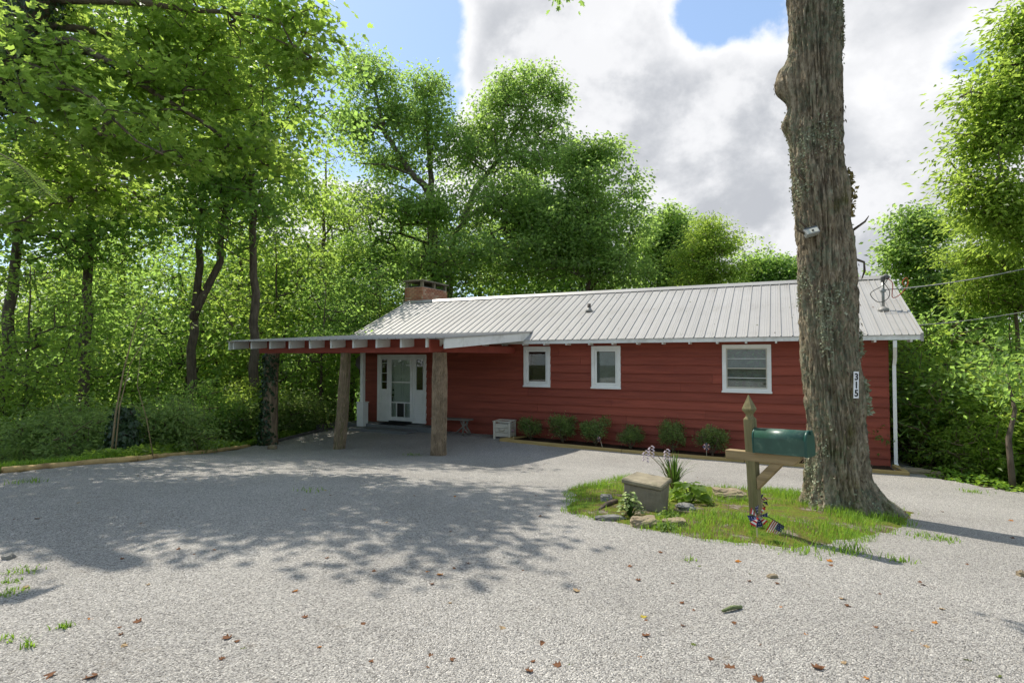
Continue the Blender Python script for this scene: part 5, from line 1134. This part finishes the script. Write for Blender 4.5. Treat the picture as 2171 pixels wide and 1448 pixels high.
# ------------------------------------------------------------------ bed shrubs
def box_shrub(seed, yellow=0.0):
    rnd_ = random.Random(seed); lob = [((rnd_.uniform(-.06, .06), rnd_.uniform(-.06, .06), .30), (.24, .24, .20), 3)]
    for _ in range(7): a = rnd_.uniform(0, 6.3); lob.append(((math.cos(a)*.17, math.sin(a)*.17, rnd_.uniform(.22, .46)), (.09, .09, .10), .7))
    sp = dict(seed=seed, trunk=([(0, 0, -.05), (0, 0, .12), (.01, 0, .35)], .02, .006), limbs=[([(0, 0, .02), (math.cos(a)*.1, math.sin(a)*.1, .15), (math.cos(a)*.2, math.sin(a)*.2, .35)], .01, .004) for a in (0, 1.5, 3, 4.6)],
              lobes=lob, ncl=210, per=15, spread=.055, leaf=.034, flat=1.0, droop=-.5, tilt=.8, hole=-.6, tipr=.0025, hs=3, width=.55, step=.15, shell=.4)
    return make_tree('boxwood', sp, TWIG, LB)
bs = [box_shrub(81), box_shrub(82), box_shrub(83)]
for i, (lx, sc, lab) in enumerate(((5.86, 1.28, 'round boxwood shrub beside the planter box'), (6.80, 1.32, 'tall dark boxwood shrub under the first casement window'), (7.72, 1.38, 'spiky light boxwood shrub under the window with the lowered blind'), (8.60, 1.22, 'round boxwood shrub behind the tilted faded pinwheel'),
                                   (9.57, 1.34, 'boxwood shrub behind the strap-leaved clump'), (10.48, 1.34, 'boxwood shrub behind the upright faded pinwheel'), (11.75, 1.22, 'boxwood shrub behind the mailbox'))):
    lx = wall_at((1125, 1193, 1263, 1337, 1427, 1510, 1690)[i], 925, -.42)[0]; w = to_world(lx, -.42); place('boxwood_shrub', bs[i % 3], (w[0], w[1], bz(*w)+.02), lab, 'shrub', 'shrubs in the bed along the wall', i*1.3, sc*(.92+.13*((i*7) % 4)/3), sc*(.84+.16*((i*5) % 3)/2), ('stems', 'foliage'))

# ------------------------------------------------------------------ island things
a = isl_at(1322, 1072); b = isl_at(1425, 1092); bd = Vector((b[0]-a[0], b[1]-a[1])); BA = math.atan2(bd.y, bd.x); BL = bd.length*.8; b = (a[0]+bd.x*.8, a[1]+bd.y*.8, b[2])
blk = tag(empty('concrete_block', ((a[0]+b[0])/2, (a[1]+b[1])/2, min(a[2], b[2])-.02), BA), 'weathered concrete box with slanted slab lid in the grass island', 'concrete block')
hw = BL/2; zt = .27
BF = [(3, 2, 1, 0), (4, 5, 6, 7), (0, 1, 5, 4), (1, 2, 6, 5), (2, 3, 7, 6), (3, 0, 4, 7)]
MB().add([(-hw, 0, -.05), (hw, 0, -.05), (hw-.10, .30, -.05), (-hw-.03, .30, -.05), (-hw, 0, zt), (hw, 0, zt-.01), (hw-.07, .30, zt+.005), (-hw-.02, .30, zt+.015)], BF).obj('body', CONC, blk, bevel=.012)
MB().add([(-hw-.015, -.025, zt+.001), (hw+.012, -.025, zt-.009), (hw-.06, .33, zt+.012), (-hw-.035, .33, zt+.022), (-hw-.015, -.025, zt+.056), (hw+.012, -.025, zt+.046), (hw-.06, .33, zt+.066), (-hw-.035, .33, zt+.076)], BF).obj('lid', CONCT, blk, bevel=.012)
def rock(px, py, sx_, sy_, sz2, seed, label, m=ROCKM, rz=0, fn=None, name='rock', cat='rock', group='rocks in the grass island'):
    g = (fn or isl_at)(px, py); n1_, n2_ = 30, 20; V = []
    for j in range(n2_+1):
        th = math.pi*j/n2_
        for k in range(n1_): ph = 2*math.pi*k/n1_; V.append((math.sin(th)*math.cos(ph), math.sin(th)*math.sin(ph), math.cos(th)))
    V = np.array(V); V = np.sign(V)*np.abs(V)**.62; V = V*(1+.36*fbm(V*1.3+seed*7, 3, seed)+.20*fbm(V*3.5+seed, 3, seed))[:, None]*[sx_, sy_, sz2]
    F = [(j*n1_+k, j*n1_+(k+1) % n1_, (j+1)*n1_+(k+1) % n1_, (j+1)*n1_+k) for j in range(n2_) for k in range(n1_)]
    return tag(link(name, mesh_np(name, V, np.array(F)[:, ::-1], False, [m]), None, (g[0], g[1], g[2]+sz2*.35), (0, 0, rz)), label, cat, group)
rock(1546, 1056, .20, .15, .085, 3, 'large pale flat field stone between hosta and mailbox post', ROCKM, -.1)
rock(1365, 1112, .13, .10, .055, 5, 'tan rock at the foot of the concrete box', ROCKM, .1)
rock(1425, 1108, .11, .08, .03, 8, 'low mossy rock at the right foot of the concrete box', ROCKM)
rock(1286, 1061, .065, .05, .05, 9, 'small pale grey rock in the grass left of the concrete box', ROCKG)
rock(1292, 1100, .14, .05, .03, 11, 'sunken grey rock at the gravel edge of the island', ROCKG, .1)
rock(1452, 1078, .10, .09, .04, 13, 'grey rock behind the right foot of the concrete box', ROCKG)
gv = lambda px, py: tuple(ground_at(px, py, gravel_z_pt))
rock(1638, 1224, .035, .022, .018, 15, 'loose tan pebble on the sunlit gravel', ROCKM, 0, gv, 'pebble', 'pebble', 'loose pebbles on the gravel')
rock(17, 1184, .035, .03, .025, 16, 'rounded grey pebble on gravel near the grass tufts', ROCKG, 0, gv, 'pebble', 'pebble', 'loose pebbles on the gravel')
rock(2165, 1221, .03, .03, .03, 17, 'upright tan pebble on gravel at the bend', ROCKM, 0, gv, 'pebble', 'pebble', 'loose pebbles on the gravel')
rock(1944, 1003, .30, .16, .06, 18, 'flat stone at the foot of the downspout', ROCKM, -.4, gv)
rock(1988, 1008, .10, .08, .06, 19, 'small round stone beside the flat one by the downspout', ROCKM, .2, gv)
rock(578, 952, .10, .09, .07, 20, 'tan stone at the foot of the ivy post', ROCKM, .2, gv)
# old root / branch in the grass
r0 = isl_at(1268, 1082); r1 = isl_at(1306, 1066)
tag(MB().tube([r0, ((r0[0]+r1[0])/2, (r0[1]+r1[1])/2, (r0[2]+r1[2])/2+.03), (r1[0], r1[1], r1[2]+.02)], [.012, .028, .03], 8).obj('dead_branch', BARKD, None, True), 'dark dead branch lying in the island grass', 'branch')
g0_ = gv(1532, 1299); g1_ = gv(1572, 1290)
tag(MB().tube([(g0_[0], g0_[1], g0_[2]+.012), ((g0_[0]+g1_[0])/2, (g0_[1]+g1_[1])/2, g0_[2]+.018), (g1_[0], g1_[1], g1_[2]+.012)], [.008, .013, .010], 7).obj('mossy_stick', mat('stick_moss', (.16, .19, .09), .95, .1, var=.5, vscale=40), None, True), 'short lichen-green stick lying on sunlit gravel', 'stick')
# hosta and strap-leaved clump behind the box
def strap_plant(loc, n, L, seed, label, name):
    rr2 = random.Random(seed); p = tag(empty(name, loc), label, 'plant'); mb = MB()
    for i in range(n):
        a = rr2.uniform(0, 6.283); l = L*rr2.uniform(.6, 1.1); ln = rr2.uniform(.12, .62); w = .011*rr2.uniform(.8, 1.3); V = []
        for s in range(9):
            t = s/8; r = l*ln*t**1.5; z = l*(t*(1-.15*ln)-ln*.85*max(0, t-.55)**1.6*1.6); ww = w*(1-t**2.5)+.0006
            c = (r*math.cos(a), r*math.sin(a), z); sx2, sy2 = -math.sin(a)*ww, math.cos(a)*ww
            V += [(c[0]-sx2, c[1]-sy2, c[2]), (c[0], c[1], c[2]-ww*.4), (c[0]+sx2, c[1]+sy2, c[2])]
        F = []
        for s in range(8): o = s*3; F += [(o, o+1, o+4, o+3), (o+1, o+2, o+5, o+4)]
        mb.add(V, F)
    q = mb.obj('leaves', LS, p); q['kind'] = 'stuff'; return p
c_ = isl_at(1440, 1052)
dl = strap_plant((c_[0]-.02, c_[1]+.16, c_[2]), 75, .56, 5, 'clump of arching strap leaves behind the concrete box', 'daylily')
LILAC = mat('lilac_flower', (.55, .45, .48), .6, .2); 
for k, (px, py) in enumerate(((1380, 945), (1413, 952), (1368, 955))):
    tip = at(px, py, 6.35)-Vector(dl.location); st2 = MB().tube([(0.0, 0, 0), (tip.x*.45, tip.y*.4, tip.z*.6), tuple(tip)], [.006, .005, .003], 6).obj('flower_stalk', PALE, dl, True)
    for j in range(7):
        z = -.11+.018*j; s_ = (-1) ** j; b0 = Vector((tip.x, tip.y, tip.z+z)); MB().tube([b0, b0+Vector((s_*.018, -.01, .0)), b0+Vector((s_*.032, -.018, -.022))], [.003, .007, .011], 6).obj('flower', LILAC, st2)
def hosta(loc, n, rad, size, m, seed, label, name, hh=.22):
    rr2 = np.random.default_rng(seed); p = tag(empty(name, loc), label, 'plant'); a = rr2.uniform(0, 6.283, n); r = rad*rr2.uniform(.1, 1, n)**.6; h_ = hh*(1-.75*(r/rad)**2)*rr2.uniform(.75, 1.1, n)
    pos = np.stack([np.cos(a)*r*.7, np.sin(a)*r*.7, h_], -1); d = np.stack([np.cos(a), np.sin(a), rr2.uniform(-.5, .15, n)], -1); nrm = np.stack([np.cos(a)*.3, np.sin(a)*.3, np.ones(n)], -1)+rr2.normal(0, .22, (n, 3))
    T = (np.array([[0, 0, 0], [.28, .18, .07], [.40, .45, .05], [.24, .78, -.02], [0, 1, -.14], [-.24, .78, -.02], [-.40, .45, .05], [-.28, .18, .07], [0, .5, -.04]]), np.array([[0, 1, 8], [1, 2, 8], [2, 3, 8], [3, 4, 8], [4, 5, 8], [5, 6, 8], [6, 7, 8], [7, 0, 8]]))
    V, F = leaf_quads(pos, d, nrm, size*rr2.uniform(.6, 1.2, n), 1.0, T); q = link('leaves', mesh_np('leaves', V, F, True, [m]), p); q['kind'] = 'stuff'
    mb = MB()
    for i in range(0, n, 2): mb.tube([(0, 0, -.02), tuple(pos[i]*[.5, .5, .7]), tuple(pos[i])], .0025, 4, cap=False)
    mb.obj('stems', LS, p); return p
c_ = isl_at(1462, 1066); hosta((c_[0]+.02, c_[1]+.05, c_[2]), 80, .24, .12, LL, 6, 'broad-leaved hosta clump between the concrete box and the flat stone', 'hosta', .24)
c_ = isl_at(1336, 1094); hosta((c_[0], c_[1], c_[2]), 130, .15, .045, LV, 7, 'pale variegated plant growing up the front of the concrete box', 'variegated_plant', .25)
c_ = isl_at(1418, 1100); hosta((c_[0], c_[1], c_[2]), 60, .13, .035, LL, 9, 'small leafy weed at the right foot of the concrete box', 'weed', .12)
c_ = isl_at(1415, 1122); hosta((c_[0], c_[1], c_[2]), 90, .14, .028, LR, 10, 'creeping green plant at the gravel edge below the rocks', 'creeping_plant', .06)
# hemlock spray that droops in at the left
hk = tag(empty('hemlock_tree', (-6.0, 5.2, bz(-6.0, 5.2))), 'hemlock with bright drooping feathery branch tip', 'tree'); ho = Vector(hk.location)
mb = MB().tube([Vector((-6.0, 5.2, -.2))-ho, Vector((-6.02, 5.2, 3))-ho, Vector((-6, 5.2, 6.5))-ho], [.09, .06, .02], 8); Lp = []; Ld = []
for bi, ends in enumerate(([(-6.0, 5.2, 3.85), tuple(at(-40, 305, 5.2)), tuple(at(40, 350, 5.1)), tuple(at(98, 412, 5.05))], [(-6, 5.2, 4.4), tuple(at(-190, 180, 5.3)), tuple(at(-120, 230, 5.3))], [(-6, 5.2, 3.2), tuple(at(-200, 480, 5.2)), tuple(at(-110, 520, 5.2))])):
    E_ = [Vector(e)-ho for e in ends]; mb.tube(E_, [.022-.019*i/(len(E_)-1) for i in range(len(E_))], 6)
    for i in range(len(E_)-1):
        for s in range(16):
            p = E_[i].lerp(E_[i+1], s/16); dirv = (E_[i+1]-E_[i]).normalized()
            for sd_ in (-1, 1):
                tw = (dirv*.6+dirv.cross(Vector((0, 0, 1))).normalized()*sd_).normalized(); l = .13*(.5+random.Random(s*7+i+bi).random())
                q = p+tw*l-Vector((0, 0, .03)); mb.tube([p, q], [.003, .0015], 3, cap=False)
                for k in range(20): Lp.append(p.lerp(q, k/20)); Ld.append(tw*.6+tw.cross(Vector((0, 0, 1)))*(1 if k % 2 else -1))
mb.obj('trunk', BARKD, hk, True)
V, F = leaf_quads(np.array(Lp), np.array(Ld), rn.normal(0, .25, (len(Lp), 3))+[0, 0, 1], .034*rn.uniform(.7, 1.2, len(Lp)), .36); link('crown', mesh_np('needles', V, F, False, [LH]), hk)

# ------------------------------------------------------------------ fallen leaves on the gravel
def dead_leaf(seed, m):
    rr2 = np.random.default_rng(seed); T, F = STAR; V = T*[1, 1, 1.0]; V = V-[0, .5, 0]; V[:, 2] = .30*np.abs(V[:, 0])**1.3+.22*V[:, 1]**2+rr2.normal(0, .05, len(V)); V = V*[.9, 1, 1]; V[:, 2] -= V[:, 2].min()
    return mesh_np('dead_leaf', V, F, False, [m])
DLM = {'brown': leaf_mat('dead_brown', (.11, .05, .025), (.19, .09, .045), (.15, .07, .03), .2, .7, .1), 'orange': leaf_mat('dead_orange', (.38, .14, .02), (.5, .2, .03), (.5, .2, .03), .3, .6, .2), 'yellow': leaf_mat('dead_yellow', (.42, .32, .05), (.5, .4, .06), (.5, .4, .06), .3, .6, .2), 'green': leaf_mat('dead_green', (.06, .09, .02), (.12, .15, .03), (.2, .25, .04), .3, .6, .2), 'tan': leaf_mat('dead_tan', (.32, .22, .12), (.42, .3, .17), (.3, .2, .1), .2, .7, .1)}
DL = {k: [dead_leaf(i*3+j, m) for j in range(3)] for i, (k, m) in enumerate(DLM.items())}
spots = [(627, 1254, 'orange', 1.2), (932, 1219, 'orange', 1.1), (993, 1195, 'brown', 1), (515, 1378, 'green', 1), (480, 1353, 'brown', 1.2), (290, 1318, 'brown', 1.1), (265, 1370, 'tan', .8), (645, 1081, 'orange', 1), (80, 1100, 'brown', 1.1), (260, 1185, 'brown', .7), (53, 1247, 'tan', 1),
         (1757, 1190, 'orange', 1.2), (1566, 1192, 'orange', 1.2), (1364, 1309, 'yellow', 1), (1371, 1347, 'brown', 1.1), (1150, 1367, 'brown', 1.1), (1180, 1410, 'brown', 1), (1545, 1416, 'brown', 1.3), (1736, 1417, 'brown', 1.5), (1605, 1440, 'brown', 1.2), (1957, 1240, 'brown', 1.1), (1834, 1440, 'orange', .8), (2143, 1104, 'orange', 1.2), (1997, 1085, 'brown', 1.1), (1585, 1161, 'yellow', 1), (1336, 1201, 'brown', 1.1), (1352, 1230, 'brown', .9), (1401, 1171, 'brown', .9), (1798, 1286, 'brown', 1), (1065, 1335, 'tan', 1), (1120, 1423, 'brown', 1), (1220, 1253, 'tan', 1.2), (1314, 957, 'yellow', 1), (1145, 1095, 'brown', 1), (1163, 1072, 'brown', 1), (104, 1435, 'brown', 1.2), (190, 1437, 'brown', 1.4), (1785, 1270, 'tan', 1), (1855, 1330, 'brown', .8), (1980, 1320, 'orange', .8), (1440, 1120, 'brown', .8), (2050, 1400, 'green', .9), (690, 1040, 'yellow', .7), (300, 1110, 'tan', .7), (700, 1050, 'brown', .7)]
rr3 = random.Random(99)
for _ in range(75): spots.append((rr3.uniform(5, 2165), 985+(1440-985)*rr3.random()**1.2, rr3.choice(('brown', 'brown', 'brown', 'tan', 'green', 'orange')), rr3.uniform(.45, .9)))
DT = {'brown': 'curled brown dead leaf lying on the gravel', 'orange': 'orange fallen leaf lying on the gravel', 'yellow': 'yellow fallen leaf lying on the gravel', 'green': 'dull green fallen leaf lying on the gravel', 'tan': 'pale tan dead leaf lying on the gravel'}
for _ in range(34):
    lx, ly = rr3.uniform(6.2, 14.3), rr3.uniform(-.3, 2.9); w = to_world(lx, ly); k = rr3.choice(('brown', 'brown', 'green'))
    o = link('fallen_leaf', rr3.choice(DL[k]), None, (w[0], w[1], HZ+fz(ly)+.006), (.4, 0, rr3.uniform(0, 6.28))); o.scale = (rr3.uniform(.03, .055),)*3
    tag(o, {'brown': 'dry brown leaf lying on the metal roof', 'green': 'dull green leaf lying on the metal roof'}[k], 'leaf', k+' leaves lying on the roof')
for px, py, k, sc in spots:
    g = ground_at(px, py, gravel_z_pt)
    if poly_dist(g[:1], g[1:2], DRIVE)[0] > -.1 or isl_h(g[:1], g[1:2])[0] > -.3: continue
    lx, ly = to_local(g[0], g[1])
    if ly > BEDY-.1 and lx > 4.5: continue
    o = link('fallen_leaf', rr3.choice(DL[k]), None, (g[0], g[1], g[2]+.002), (rr3.uniform(-.3, .3), rr3.uniform(-.3, .3), rr3.uniform(0, 6.28))); o.scale = (.048*sc,)*3
    tag(o, DT[k], 'leaf', k+' leaves fallen on the gravel')
